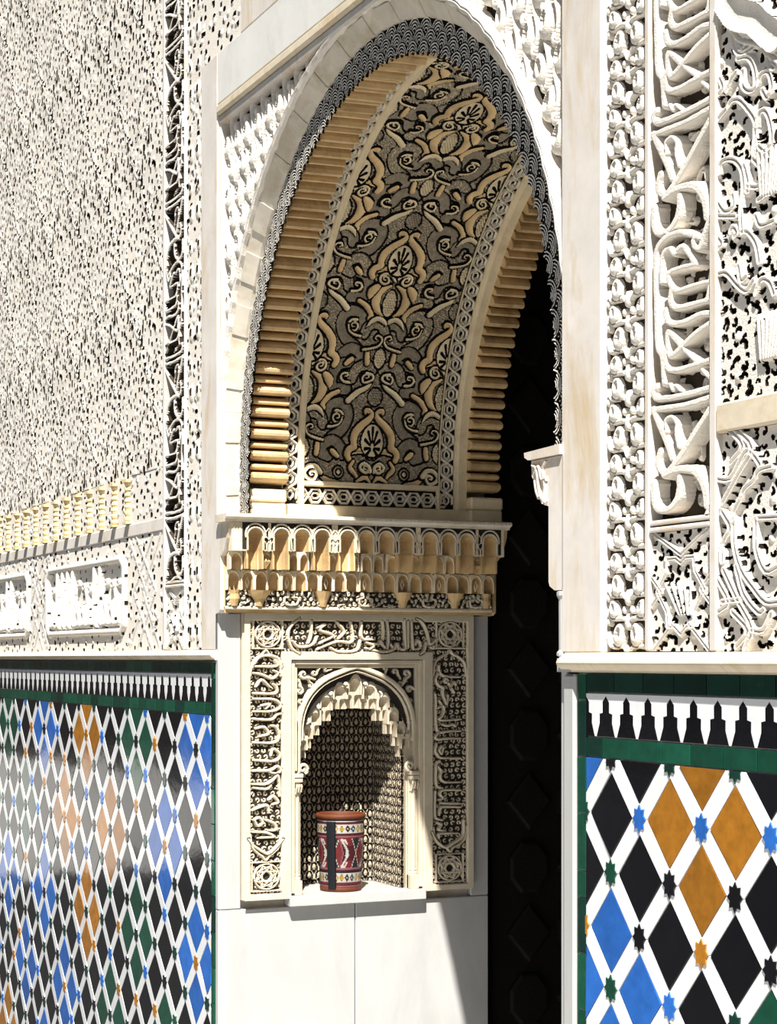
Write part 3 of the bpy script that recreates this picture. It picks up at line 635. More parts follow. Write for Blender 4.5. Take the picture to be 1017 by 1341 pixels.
def ledge(name, x0, x1, z0, z1, lab):
    # moulded strip: half round over a fillet, in courses about 0.6 m long
    root = empty(name, ((x0 + x1) / 2, 0, z0), lab, 'ledge')
    n = max(1, int(round(abs(x1 - x0) / .62)))
    for i in range(n):
        a = x0 + (x1 - x0) * i / n; c = x0 + (x1 - x0) * (i + 1) / n
        prof = [(.03, z0), (-.012, z0)] + [(-.012 - .016 * math.sin(math.pi * t / 8), z0 + .004 + (z1 - z0 - .010) * t / 8) for t in range(9)] + [(-.004, z1), (.03, z1)]
        G = np.array([[(x, y, z) for y, z in prof] for x in (a + .0006, c - .0006)])
        b = MB().grid(G if c > a else G[::-1]); m = len(prof)
        b.F += [list(range(m)), list(range(m, 2 * m))[::-1]]
        b.build('ledge_course', M['ledge'], root)
    return root


ledge('dado_ledge', -4.95, -1.152, -.006, .028, 'narrow ochre stone ledge over the dado left of the niche')
ledge('dado_ledge', 1.168, 2.42, -.030, .012, 'narrow ochre stone ledge over the dado right of the doorway')

# plain frame of the arch: two uprights and the cross band
fr = empty('arch_frame', (0, 0, .0), 'plain pale plaster frame, two uprights and a cross band, around the carved arch', 'frame')
b = MB(); b.box(-1.318, -1.152, -.004, .038, .028, 2.004, .003); b.build('upright', M['plaster'], fr)
b = MB(); b.box(-1.152, -1.138, .004, .07, .46, 1.79, .002); b.build('inner_fillet', M['plaster'], fr)
b = MB(); b.box(1.150, 1.318, -.004, .038, .012, 3.6, .003); b.build('upright', M['plaster'], fr)
b = MB(); b.box(-1.152, 1.150, -.003, .08, 1.835, 2.004, .003); b.build('cross_band', M['plaster_grey'], fr)
b = MB(); b.box(-.935, 1.150, -.001, .08, 2.006, 3.6, .003); b.build('upper_field', M['plaster'], fr)
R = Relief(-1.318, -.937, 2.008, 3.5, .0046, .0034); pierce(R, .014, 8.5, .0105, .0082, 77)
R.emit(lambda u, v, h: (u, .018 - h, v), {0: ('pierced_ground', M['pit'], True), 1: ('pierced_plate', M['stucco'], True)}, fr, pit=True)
b = MB(); b.box(-1.152, 1.150, -.010, .075, 1.797, 1.832, .008); b.build('cross_moulding', M['ledge'], fr)
b = MB(); b.box(-1.152, 1.150, .000, .075, 1.772, 1.796, .004); b.build('lower_moulding', M['plaster'], fr)


def loopleaf(R, u, v, a, b_, h, pid, ang=0.0, slit=True, tile=None):
    offs = [(0, 0)] if not tile else [(i * tile[0], j * tile[1]) for i in (-1, 0, 1) for j in (-1, 0, 1)]
    for du, dv in offs:
        R.ell(u + du, v + dv, a, b_, h, pid, ang, 'dome', .25)
        if slit: R.cut(u + du - .06 * a * math.cos(ang), v + dv + .10 * b_, a * .40, b_ * .50, -.004, ang)


def comma(R, u, v, s, h, pid, ang=0.0, mir=1, tile=None):
    """a curled leaf: a fat tail running into a tight spiral"""
    P = []
    for t in np.linspace(0, 1, 12):
        if t < .45: P.append((s * (-1.1 + 1.9 * t / .45 * .55), s * (-.9 + .75 * (t / .45))))
        else:
            q = (t - .45) / .55; an = -1.2 + q * 5.2; r = .48 * (1 - .72 * q); P.append((s * (.05 + r * math.cos(an)), s * (.25 + r * math.sin(an))))
    c, d = math.cos(ang), math.sin(ang)
    P = [(u + (x * mir) * c - y * d, v + (x * mir) * d + y * c) for x, y in P]
    offs = [(0, 0)] if not tile else [(i * tile[0], j * tile[1]) for i in (-1, 0, 1) for j in (-1, 0, 1)]
    for du, dv in offs:
        R.stroke([(x + du, y + dv) for x, y in P], .40 * s, h, pid, 'round', 2, taper=(.45, 1.0, .8, .55))


def fill_atau(R, u0, u1, v0, v1, step, size, h, seed, pids=None, tile=None, sv=1.0):
    rnd = random.Random(seed); j = 0; v = v0 + step * .4; k = 0
    while v < v1:
        u = u0 + step * (.3 if j % 2 else .8)
        while u < u1:
            x, y = u + rnd.uniform(-.22, .22) * step, v + rnd.uniform(-.22, .22) * step * sv
            pid = next(pids) if pids else 0
            t = rnd.random(); hh = h * rnd.uniform(.72, 1.0)
            if t < .40: loopleaf(R, x, y, size * rnd.uniform(.42, .6), size * rnd.uniform(.7, .95), hh, pid, rnd.uniform(-.7, .7), True, tile)
            elif t < .85: comma(R, x, y, size * rnd.uniform(.8, 1.05), hh, pid, rnd.uniform(-3.1, 3.1), rnd.choice((-1, 1)), tile)
            else: loopleaf(R, x, y, size * .45, size * .45, hh, pid, 0, True, tile)
            u += step; k += 1
        v += step * .92 * sv; j += 1


# -- narrow strip of paired leaves, one period drawn then repeated
def leaf_strip(side):
    L = side == 'left'
    x0, x1 = (-1.498, -1.322) if L else (1.322, 1.488)
    z0, z1 = (.030, 3.5) if L else (.014, 2.0)
    per = .2065; wd = x1 - x0
    root = empty('leaf_strip', ((x0 + x1) / 2, .012, z0), 'upright strip of paired curled stucco leaves beside the left arch upright' if L else 'upright strip of paired curled stucco leaves right of the smooth arch upright', 'carving')
    du, dv = (.0042, .0032) if L else (.0022, .0018)
    R = Relief(x0, x1, z0, z1, du, dv)
    if L: pierce(R, .0125, 8.0, .0095, .0075, 78)
    mid = (x0 + x1) / 2; pid = 2; pieces = {0: ('stucco_ground', M['stucco_ground'], True), -1: ('leaf', M['stucco']), 1: ('leaf', M['stucco'], True)}
    nrep = int((z1 - z0) / per) + 1
    if L:
        for k in range(nrep):
            for m in (-1, 1):
                pid += 1; zb = z0 + k * per; R.ell(mid + m * .2 * wd, zb + .06, .026, .034, .0185, pid); R.cut(mid + m * .2 * wd, zb + .064, .010, .013, -.01)
                pid += 1; R.ell(mid + m * .25 * wd, zb + .15, .020, .026, .0175, pid); R.cut(mid + m * .25 * wd, zb + .152, .008, .010, -.01)
        pieces[1] = ('pierced_plate', M['stucco'], True); pieces[0] = ('pierced_ground', M['pit'], True)
    R.moat = .0012 if not L else 0
    for k in range(nrep if not L else 0):
        zb = z0 + k * per; far = zb > 1.50
        for m in (-1, 1):
            c = lambda a: mid + m * a * wd
            # stems and tips first, the curled loops over them
            for P, w_ in (([(.02, -.010), (.12, .010), (.42, .012), (.47, .040)], .010), ([(.03, .052), (.10, .068), (.40, .070), (.46, .088)], .010), ([(.03, .104), (.14, .118), (.40, .118), (.46, .140)], .010), ([(.03, .155), (.10, .168), (.40, .172), (.46, .190)], .010)):
                pid = 1 if far else max(pid, 1) + 1; R.stroke([(c(a), zb + z) for a, z in P], w_, .012, pid, 'round', 4, taper=(.5, 1, 1, .5))
            for a, z, ha, hb, an in ((.205, .034, .0200, .0245, .15), (.330, .088, .0155, .0195, -.30), (.255, .138, .0185, .0230, -.10), (.300, .188, .0165, .0195, .35)):
                pid = 1 if far else max(pid, 1) + 1; R.ell(c(a), zb + z, ha, hb, .0175, pid, an * m, 'dome', .2); R.cut(c(a - .015), zb + z + .003, ha * .36, hb * .52, -.004, an * m)
            for a, z in ((.455, .062), (.09, .086), (.47, .112), (.455, .165), (.09, .190)):
                pid = 1 if far else max(pid, 1) + 1; R.ell(c(a), zb + z, .0075, .0085, .012, pid)
        for z in (.062, .112, .165):
            pid = 1 if far else max(pid, 1) + 1; R.ell(mid, zb + z, .0095, .0175, .0145, pid, 0, 'dome', .5)
    R.moat = 0
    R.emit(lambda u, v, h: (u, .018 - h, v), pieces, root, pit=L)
    # flanking plain fillets
    b = MB(); f0 = (-1.5072, -1.4985) if L else (1.488, 1.507); b.box(f0[0], f0[1], -.004, .032, z0, z1, .004); b.build('fillet', M['plaster'], root)
    return root


leaf_strip('left'); leaf_strip('right')


# -- the band of large letters running up the wall
def letter_band(side):
    L = side == 'left'; s = -1 if L else 1
    x0, x1 = 1.508, 1.722; per = .5546
    xa, xb = (s * x0, s * x1); lo, hi = min(xa, xb), max(xa, xb)
    z0, z1 = (.275, 3.1) if L else (.277, 1.75)
    root = empty('letter_band', ((lo + hi) / 2, .012, z0), 'tall band of flowing carved letters left of the arch frame' if L else 'tall band of large flowing carved letters, right of the leaf strip', 'carving')
    du, dv = (.0040, .0030) if L else (.0022, .0018)
    R = Relief(lo, hi, z0, z1, du, dv)
    pieces = {0: ('stucco_ground', M['stucco_ground'], True), -1: ('letter', M['stucco']), 1: ('background_leaf', M['stucco'], True)}
    fill_atau(R, lo + .06, hi - .01, z0 + .02, z1, .046 if not L else .075, .018, .010, 21, sv=1.0, pids=iter(lambda: 1, 2))
    pid = 2; Zb = .6                                   # first period starts where the bowl of the lowest letter stands
    for k in range(-2, 6):
        for P, wd in LET:
            Q = [(s * (x if x < 1.715 else 1.722), z + per * (k - 0) ) for x, z in P]
            if max(z for x, z in Q) < z0 + .01 or min(z for x, z in Q) > z1: continue
            if k == -2 and len(P) and max(z for x, z in Q) < z0 + .05: continue
            R.stroke(Q, wd * .46, .030, pid, 'flat', 5, aniso=1.55); pid += 1
    R.H = np.minimum(R.H, .030)
    R.emit(lambda u, v, h: (u, .030 - h * 1.15, v), pieces, root, pit=L)
    f1 = (s * 1.722, s * 1.748); b = MB(); b.box(min(f1), max(f1), -.006, .032, .012 if not L else .03, 3.5 if L else 2.6, .004); b.build('fillet', M['plaster'], root)
    b = MB(); b.box(lo, hi, -.006, .032, z0 - .024, z0 - .014, .003); b.build('lower_fillet', M['plaster'], root)
    b = MB(); b.box(lo, hi, -.004, .032, z0 - .010, z0, .003); b.build('lower_fillet', M['plaster'], root)
    return root


letter_band('right'); letter_band('left')


def star_panel(side):
    L = side == 'left'; s = -1 if L else 1
    lo, hi = min(s * 1.508, s * 1.722), max(s * 1.508, s * 1.722); z0, z1 = (.030 if L else .014), .252
    root = empty('star_panel', ((lo + hi) / 2, .012, z0), 'small carved panel with a star frame below the left letter band' if L else 'small carved panel with a star frame around a leaf shell, below the right letter band', 'carving')
    R = Relief(lo, hi, z0, z1, .0036 if L else .002, .003 if L else .0017)
    if L: pierce(R, .0125, 8.0, .0095, .0075, 79)
    else: pierce(R, .0125, 10., .0080, .0066, 31, 370., 660., .5, curl=True)
    c = (lo + hi) / 2; H = z1 - z0
    pid = 2
    for Pn in ([(-.10, 1.0), (.0, .80), (.10, 1.0)], [(-.046, .77), (-.018, .77), (0, .73), (.018, .77), (.046, .77), (.05, .66), (.085, .5), (.05, .33), (.046, .20), (.02, .20), (0, .14), (-.02, .20), (-.046, .20), (-.05, .33), (-.085, .5), (-.05, .66), (-.046, .77)],
               [(-.10, 0.0), (-.03, .22), (.0, .14), (.03, .22), (.10, 0)], [(-.105, .62), (-.07, .5), (-.105, .38)], [(.105, .62), (.07, .5), (.105, .38)]):
        R.stroke([(c + x, z0 + z * H) for x, z in Pn], .011, .019, pid, 'groove', 0, aniso=1.3); pid += 1
    for q in range(5):
        a = -.5 + q * .22
        R.stroke([(c - .005 + .01 * q, z0 + .30 * H), (c - .03 + .05 * math.sin(a) + .012 * q, z0 + .56 * H)], .010, .020, pid, 'round', 1, taper=(.6, 1)); pid += 1
    R.emit(lambda u, v, h: (u, .018 - h, v), {0: ('pierced_ground', M['pit'], True), 1: ('pierced_plate', M['stucco'], True), -1: ('strap', M['stucco'])}, root, pit=True)


star_panel('right'); star_panel('left')

# -- right field: arabesque above the plain band, star work below
rf = empty('arabesque_field', (1.95, .012, .50), 'broad field of carved leaf and lobed scrollwork at the far right, above a plain band', 'carving')
R = Relief(1.748, 2.10, .486, 1.80, .0022, .0019)
pierce(R, .0125, 9.8, .0082, .0070, 41, 400., 670., .8, curl=True)
pid = 2
for P in UPR:
    for dx in (0, ):
        R.stroke(P, .0150, .021, pid, 'groove', 5, aniso=1.3); pid += 1
    R.stroke([(4.10 - x, z) for x, z in P], .0150, .021, pid, 'groove', 5, aniso=1.3); pid += 1
R.stroke(LOBE, .060, .030, pid, 'dish', 5); pid += 1
R.stroke([(x + .012, z - .047) for x, z in LOBE], .022, .024, pid, 'groove', 5); pid += 1
for q in range(7):                                    # ribbed half shells
    for cx, cz in ((1.905, .90), (1.905, .60)):
        R.stroke([(cx + .008 * q - .02, cz - .05), (cx - .03 + .014 * q, cz + .03)], .012, .022, pid, 'round', 1)
pid += 1
R.emit(lambda u, v, h: (u, .018 - h, v), {0: ('pierced_ground', M['pit'], True), 1: ('pierced_plate', M['stucco'], True), -1: ('scroll', M['stucco'])}, rf, pit=True)
b = MB(); b.box(1.748, 2.42, -.008, .032, .428, .484, .004); b.build('plain_band', M['ledge'], rf)
sf = empty('interlace_field', (1.95, .012, .014), 'carved strapwork of stars and lobes at the right edge, just over the tile ledge', 'carving')
R = Relief(1.748, 2.10, .013, .427, .0020, .0017)
pierce(R, .0105, 9.5, .0072, .0062, 43, 400., 670., .8, curl=True)
pid = 2
for P in STAR:
    R.stroke(P, .0150, .022, pid, 'groove', 3, aniso=1.35); pid += 1
    R.stroke([(4.04 - x, z) for x, z in P], .0150, .022, pid, 'groove', 3, aniso=1.35); pid += 1
R.ell(2.02, .20, .095, .125, .016, pid, prof='flat'); pid += 1
R.emit(lambda u, v, h: (u, .018 - h, v), {0: ('pierced_ground', M['pit'], True), 1: ('pierced_plate', M['stucco'], True), -1: ('strap', M['stucco'])}, sf, pit=True)

# -- left field: sebka lattice, a plate pierced by slits and eyelets
lf = empty('lattice_field', (-3.1, .012, .70), 'vast field of pierced lattice stucco filling the upper left wall', 'carving')
X0, X1 = -4.95, -1.748; TU, TV = .45, .60; NU_, NV_ = 64, 130
rnd = random.Random(5)
Tn = Relief(0, TU, 0, TV, TU / NU_, TV / NV_, .0135)
tile = [(i * TU, j * TV) for i in (-1, 0, 1) for j in (-1, 0, 1)]
for du, dv in tile:
    for s in (-1, 1):
        for f in (lambda t: (t, t * .5), lambda t: (1 - t, .5 + t * .5)):
            Tn.stroke([(TU / 2 + s * TU / 2 * f(t)[0] + du, TV * f(t)[1] + .016 * math.sin(t * 12.566) + dv) for t in np.linspace(0, 1, 9)], .030, .0172, 1, 'groove', 2)
for q in range(120):
    u, v = rnd.uniform(0, TU), rnd.uniform(0, TV); an = rnd.uniform(-.5, .5); a_, b_ = rnd.uniform(.010, .016), rnd.uniform(.008, .018)
    for du, dv in tile: Tn.ell(u + du, v + dv, a_, b_, .0165 * (1 + .08 * math.sin(q)), 1, an, 'dome', .2)
pts = []
tries = 0
while len(pts) < 160 and tries < 6000:
    tries += 1; u, v = rnd.uniform(0, TU), rnd.uniform(0, TV)
    if all(math.hypot(min(abs(u - p[0]), TU - abs(u - p[0])) * .75, min(abs(v - p[1]), TV - abs(v - p[1]))) > .0245 for p in pts): pts.append((u, v))
for q, (u, v) in enumerate(pts):
    big = q % 7 == 0; a_ = rnd.uniform(.0042, .0064) * (1.5 if big else 1); b_ = rnd.uniform(.004, .0105) * (2.5 if big else 1); an = rnd.gauss(.25, .3)
    for du, dv in tile: Tn.cut(u + du, v + dv, a_, b_, -.008, an)
R = Relief(-4.62, X1, .695, 3.5, TU / NU_, TV / NV_)
iu = np.round((R.u + 4.62) / (TU / NU_)).astype(int) % NU_; iv = np.round((R.v - .695) / (TV / NV_)).astype(int) % NV_
R.H = Tn.H[iv][:, iu].copy(); R.I[:] = 1; R.I[R.H < .004] = 0
R.H += (.003 * np.sin(R.u[None, :] * 7.1) * np.sin(R.v[:, None] * 5.3)).astype(np.float32)
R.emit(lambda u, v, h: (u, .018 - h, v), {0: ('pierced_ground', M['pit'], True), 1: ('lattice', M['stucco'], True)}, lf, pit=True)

# -- frieze of little columns, plain band, cartouches
cf = empty('colonnette_frieze', (-3.1, 0, .51), 'low frieze of tiny ochre colonnettes under the left lattice field', 'carving')
R = Relief(-4.62, X1, .512, .695, .0058, .0034)
pierce(R, .013, 7.0, .010, .0062, 80, 90., 320.)
R.emit(lambda u, v, h: (u, .018 - h, v), {0: ('pierced_ground', M['pit'], True), 1: ('pierced_plate', M['stucco'], True)}, cf, pit=True)
for i in range(13):
    x = -4.40 + i * .183
    b = MB()
    prof = []
    for t in range(22): prof.append((.017 + .007 * abs(math.sin(t * math.pi / 3.2)), .52 + t * .0072))
    b.lathe(prof, x, .010, 10); b.box(x - .028, x + .028, -.016, .03, .672, .684); b.box(x - .026, x + .026, -.016, .03, .513, .521)
    b.build('colonnette', M['colonnette'], cf)
b = MB(); b.box(X0, -1.748, .000, .032, .462, .511, .004); b.build('plain_band', M['plaster'], cf)

cb = empty('cartouche_band', (-3.1, .012, .03), 'band of star work and lobed letter cartouches just over the left tile ledge', 'carving')
R = Relief(-4.62, X1, .029, .461, .0058, .0030)
pierce(R, .0125, 8.0, .0100, .0070, 82, 95., 320.)
pid = 2
for c, hw in ((-2.86, .60), (-4.42, .60)):
    z0, z1 = .105, .385
    P = [(c - hw + .04, z0), (c + hw - .04, z0), (c + hw, z0 + .03), (c + hw, z1 - .03), (c + hw - .04, z1), (c - hw + .04, z1), (c - hw, z1 - .03), (c - hw, z0 + .03)]
    R.rect(c - hw, c + hw, z0, z1, .004, 0); 
    W_ = R.win(c - hw, c + hw, z0, z1); R.H[W_[0], W_[1]] = np.minimum(R.H[W_[0], W_[1]], .004)
    R.stroke(P, .026, .026, pid, 'round', 0, closed=True, aniso=1.8); pid += 1
    r2 = random.Random(9)
    for i in range(13):
        x = c - hw + .09 + i * (2 * hw - .18) / 12
        tall = i in (1, 2, 3, 4, 8, 9)
        if tall:
            R.stroke([(x + .01, z1 - .03), (x, z0 + .06), (x + .03, z0 + .03)], .019, .026, pid, 'round', 3, aniso=2.0)
        else:
            R.stroke([(x - .03, z0 + .13 + r2.uniform(-.02, .05)), (x, z0 + .10), (x + .02, z0 + .04), (x - .04, z0 + .03)], .019, .024, pid, 'round', 4, aniso=1.8)
            R.ell(x, z0 + .19 + r2.uniform(-.02, .02), .030, .018, .018, pid, 0, 'ring')
        pid += 1
for x in (-2.0, -3.64):                                 # crossed strapwork between cartouches
    for Pn in ([(-.20, .455), (.02, .25), (-.20, .03)], [(.20, .455), (-.02, .25), (.20, .03)], [(-.10, .455), (.14, .25), (-.10, .03)], [(.10, .455), (-.14, .25), (.10, .03)]):
        R.stroke([(x + a, z) for a, z in Pn], .011, .0165, pid, 'groove', 0, aniso=1.5); pid += 1
R.emit(lambda u, v, h: (u, .018 - h, v), {0: ('pierced_ground', M['pit'], True), 1: ('pierced_plate', M['stucco'], True), -1: ('letter', M['stucco'])}, cb, pit=True)

# ------------------------------------------------------------------ the arch
def arc(s, r, R0=1.10):
    """point of the arch outline: s runs up the left jamb, over the crown and down the right"""
    s = np.asarray(s, float); r = np.asarray(r, float); L_ = math.pi * R0
    th = np.clip(s, 0, L_) / R0
    x = -r * np.cos(th); z = CZ + r * np.sin(th)
    z = z + np.minimum(s, 0) - np.maximum(s - L_, 0)
    return x, z


SL = math.pi * 1.10
# spandrels
sp = empty('spandrel', (0, .03, 1.5), 'openwork leaf carving filling the corners around the top of the arch', 'carving')
for lo, hi, du, dv, sd in ((-1.137, 0.02, .0034, .0030, 61), (.02, 1.149, .0030, .0022, 62)):
    R = Relief(lo, hi, .62, 1.772, du, dv); R.moat = .0
    rnd = random.Random(12 if lo > 0 else 13); v = .64; j = 0
    while v < 1.77:
        u = lo + .02 + (.045 if j % 2 else 0)
        while u < hi:
            if math.hypot(u, v - CZ) > 1.15:
                an = rnd.uniform(-.5, .3)
                loopleaf(R, u + rnd.uniform(-.008, .008), v + rnd.uniform(-.008, .008), .027, .041, .028 * rnd.uniform(.8, 1.1), 1, an)
                R.stroke([(u + .030, v - .055), (u + .044, v), (u + .026, v + .06), (u + .034, v + .10)], .0125, .022, 1, 'round', 4, taper=(.4, 1, .6))
                R.ell(u - .034, v + .045, .010, .018, .020, 1)
            u += .096
        v += .088; j += 1
    R.emit(lambda u, v, h: (u, .042 - h * 1.1, v), {0: ('pierced_ground', M['pit'], True), 1: ('leaf', M['stucco'], True)}, sp, keep=lambda u, v: np.hypot(u, v - CZ) > 1.165)

ar = empty('carved_arch', (0, .03, .47), 'horseshoe arch edge of plain blocks and a scalloped lace fringe, over the dark doorway', 'arch')
# scalloped front ring and the plain blocks of the hollow behind it
def ring_seg(prof, s0, s1, m, name, scal=0.0, n_=4):
    ss = np.linspace(s0, s1, n_); G = []
    for s_ in ss:
        row = []
        for r, y in prof:
            x, z = arc(s_, r + scal * abs(math.sin(math.pi * s_ / .0765)) * (1 if r < 1.17 else -.5)); row.append((float(x), y, float(z)))
        G.append(row)
    b = MB().grid(np.array(G)); k_ = len(prof); b.F += [list(range(k_))[::-1], list(range((n_ - 1) * k_, n_ * k_))]
    b.build(name, m, ar)
s0 = -.155; k = 0
while s0 < SL + .155:
    s1 = min(s0 + (.098 if k % 2 else .074), SL + .155); e = 0 if k % 2 else .006
    ring_seg([(1.150, .060), (1.150, .016), (1.146 + e, .014), (1.103 + e, .047), (1.101, .060)], s0 + .0005, s1 - .0005, M['ledge_pale'], 'arch_block'); s0 = s1; k += 1
k = 0
while -.155 + k * .1530 < SL + .155:
    a_ = -.155 + k * .153; ring_seg([(1.184, .05), (1.182, .012), (1.176, .004), (1.168, .001), (1.166, .006), (1.163, .006), (1.161, .001), (1.153, .004), (1.148, .016), (1.150, .05)], a_, min(a_ + .153, SL + .155), M['stucco'], 'ring_moulding', .0045, 9); k += 1
# lace fringe: stacked scale arcs
zig = lambda u: 1.007 + .016 * np.abs(((u / .0365) % 1) * 2 - 1)
def lmap(u, v, h):
    x, z = arc(u, v, 1.10); return x, .064 - h - .06 * (1.106 - v) * 0, z
for sa, sb_, q_ in ((-.155, SL + .155, .0020),):
    R = Relief(sa, sb_, 1.004, 1.106, q_, q_ * .82); pit = .0768; n = int((SL + .31) / pit) + 1
    R.moat = .0014
    for row in range(3):
        for i in range(-1, n + 1):
            cu = -.155 + (i + .5 * (row % 2)) * pit
            cv = 1.068 - row * .030
            for q, rad in enumerate((.0385, .0300, .0215, .0130)):
                P = [(cu + rad * math.cos(t), cv + 1.0 * rad * math.sin(t) - .004) for t in np.linspace(-.15, math.pi + .15, 10)]
                R.stroke(P, .0056, .009 - .0006 * q, 1, 'flat', 0)
            R.ell(cu, cv - .002, .003, .004, .009, 1)
    R.emit(lmap, {0: ('lace_ground', M['pit'], True), 1: ('lace_fringe', M['lace'], True)}, ar, keep=lambda u, v: v > zig(u), pit=True)

# ribbed borders of the soffit
sb = empty('soffit', (-1.1, .5, .47), 'carved soffit lining of the arch with ribbed edges, chain border and scrolling leaf panel', 'carving')
def rib(sc_, hw, r_in, y0, y1, m, nm='rib', tip=.0):
    b = MB(); ts = np.linspace(0, math.pi, 8); G = []
    for y, dr in ((y0, -tip), (y0 + .012, 0), (y1, .004)):
        row = []
        for t in ts:
            s_ = sc_ - hw * math.cos(t); r = 1.112 - (1.112 - r_in - dr) * math.sin(t) ** .7
            x, z = arc(s_, r); row.append((float(x), y, float(z)))
        G.append(row)
    b.grid(np.array(G)); m_ = len(ts); b.F += [list(range(m_))[::-1], list(range(2 * m_, 3 * m_))]
    o = b.build(nm, m, sb, smooth=False)
UNIT = .0735; nU = int((SL + .06) / UNIT)
rnd = random.Random(4)
for i in range(nU + 1):
    sc_ = -.035 + i * UNIT
    if sc_ > SL + .04: break
    rib(sc_ + .012, .0205, 1.036 + rnd.uniform(-.003, .003), .068, .206, M['rib'], tip=.010)
    rib(sc_ + .047, .0135, 1.046 + rnd.uniform(-.003, .003), .070, .205, M['ochre'], tip=.006)
    rib(sc_ + .012, .0195, 1.046, .886, 1.003, M['rib'])
    rib(sc_ + .047, .0135, 1.052, .886, 1.000, M['rib'])
for y0, y1, xx in ((.068, .206, -1.052), (.886, 1.012, -1.048)):
    for (za, zb_, dx) in ((.470, .515, .004), (.516, .558, 0)):
        for s_ in (-1, 1):
            b = MB(); x = s_ * (abs(xx) + dx); b.box(min(x, s_ * 1.14), max(x, s_ * 1.14), y0, y1, za, zb_, .006); b.build('base_block', M['ochre_pale'], sb)

def smap(R0):
    def f(u, v, h):
        x, z = arc(v, R0 - h); return x, u, z
    return f

# chain border
zb0 = -.148
R = Relief(.206, .886, zb0, SL - zb0, .0023, .0030)
R.rect(.206, .886, zb0, -.104, .020, 2); R.rect(.206, .886, SL + .104, SL + .2, .020, 5)
for u0, u1, h in ((.206, .2105, .008), (.2640, .282, .016), (.780, .789, .016), (.845, .853, .012), (.853, .886, .024)):
    R.rect(u0, u1, -.104, SL + .104, h, 3)
R.rect(.2640, .789, -.042, -.025, .016, 3); R.rect(.2640, .789, SL + .025, SL + .042, .016, 3)
amp, pt = .0215, .0523
def chain(pts_f, n_, a):
    for sg in (-1, 1):
        P = []
        for q in range(n_ + 1):
            c = q * pt
            P += [(c + .02 * pt, 0), (c + .30 * pt, sg * a), (c + .70 * pt, sg * a), (c + .98 * pt, 0)]; sg = -sg if False else sg
        yield P
def zigzag(n_, sg):
    P = []
    for q in range(n_):
        c = q * pt; e = sg * (1 if q % 2 == 0 else -1)
        P += [(c + .27 * pt, e * amp), (c + .73 * pt, e * amp)]
    return P
nC_ = int((SL + .208) / pt)
for uc in (.2365, .817):
    for sg in (-1, 1):
        P = zigzag(nC_, sg); R.stroke([(uc + b_, -.098 + a) for a, b_ in P], .0056, .011, 4, 'flat', 0)
    for q in range(nC_):
        c = -.098 + (q + .5) * pt
        R.stroke([(uc, c - .30 * pt), (uc + .0095, c - .12 * pt), (uc + .0095, c + .12 * pt), (uc, c + .30 * pt), (uc - .0095, c + .12 * pt), (uc - .0095, c - .12 * pt)], .0036, .009, 4, 'flat', 0, closed=True)
nB = int(.56 / pt) + 1
for vc in (-.0735, SL + .0735):
    for sg in (-1, 1):
        P = zigzag(nB, sg); R.stroke([(.2365 + .012 + a, vc + b_) for a, b_ in P], .0056, .011, 4, 'flat', 0)
    for q in range(nB):
        c = .2485 + (q + .5) * pt
        R.stroke([(c - .30 * pt, vc), (c - .12 * pt, vc + .0095), (c + .12 * pt, vc + .0095), (c + .30 * pt, vc), (c + .12 * pt, vc - .0095), (c - .12 * pt, vc - .0095)], .0036, .009, 4, 'flat', 0, closed=True)
R.emit(smap(1.107), {0: ('dark_ground', M['soffit_ground'], True), 2: ('base_strip', M['ochre_pale']), 5: ('base_strip', M['ochre_pale']), 3: ('fillet', M['ochre_pale']), 4: ('chain_border', M['strap'], True)}, sb,
       keep=lambda u, v: ~((u > .2815) & (u < .7805) & (v > -.0255) & (v < SL + .0255)))

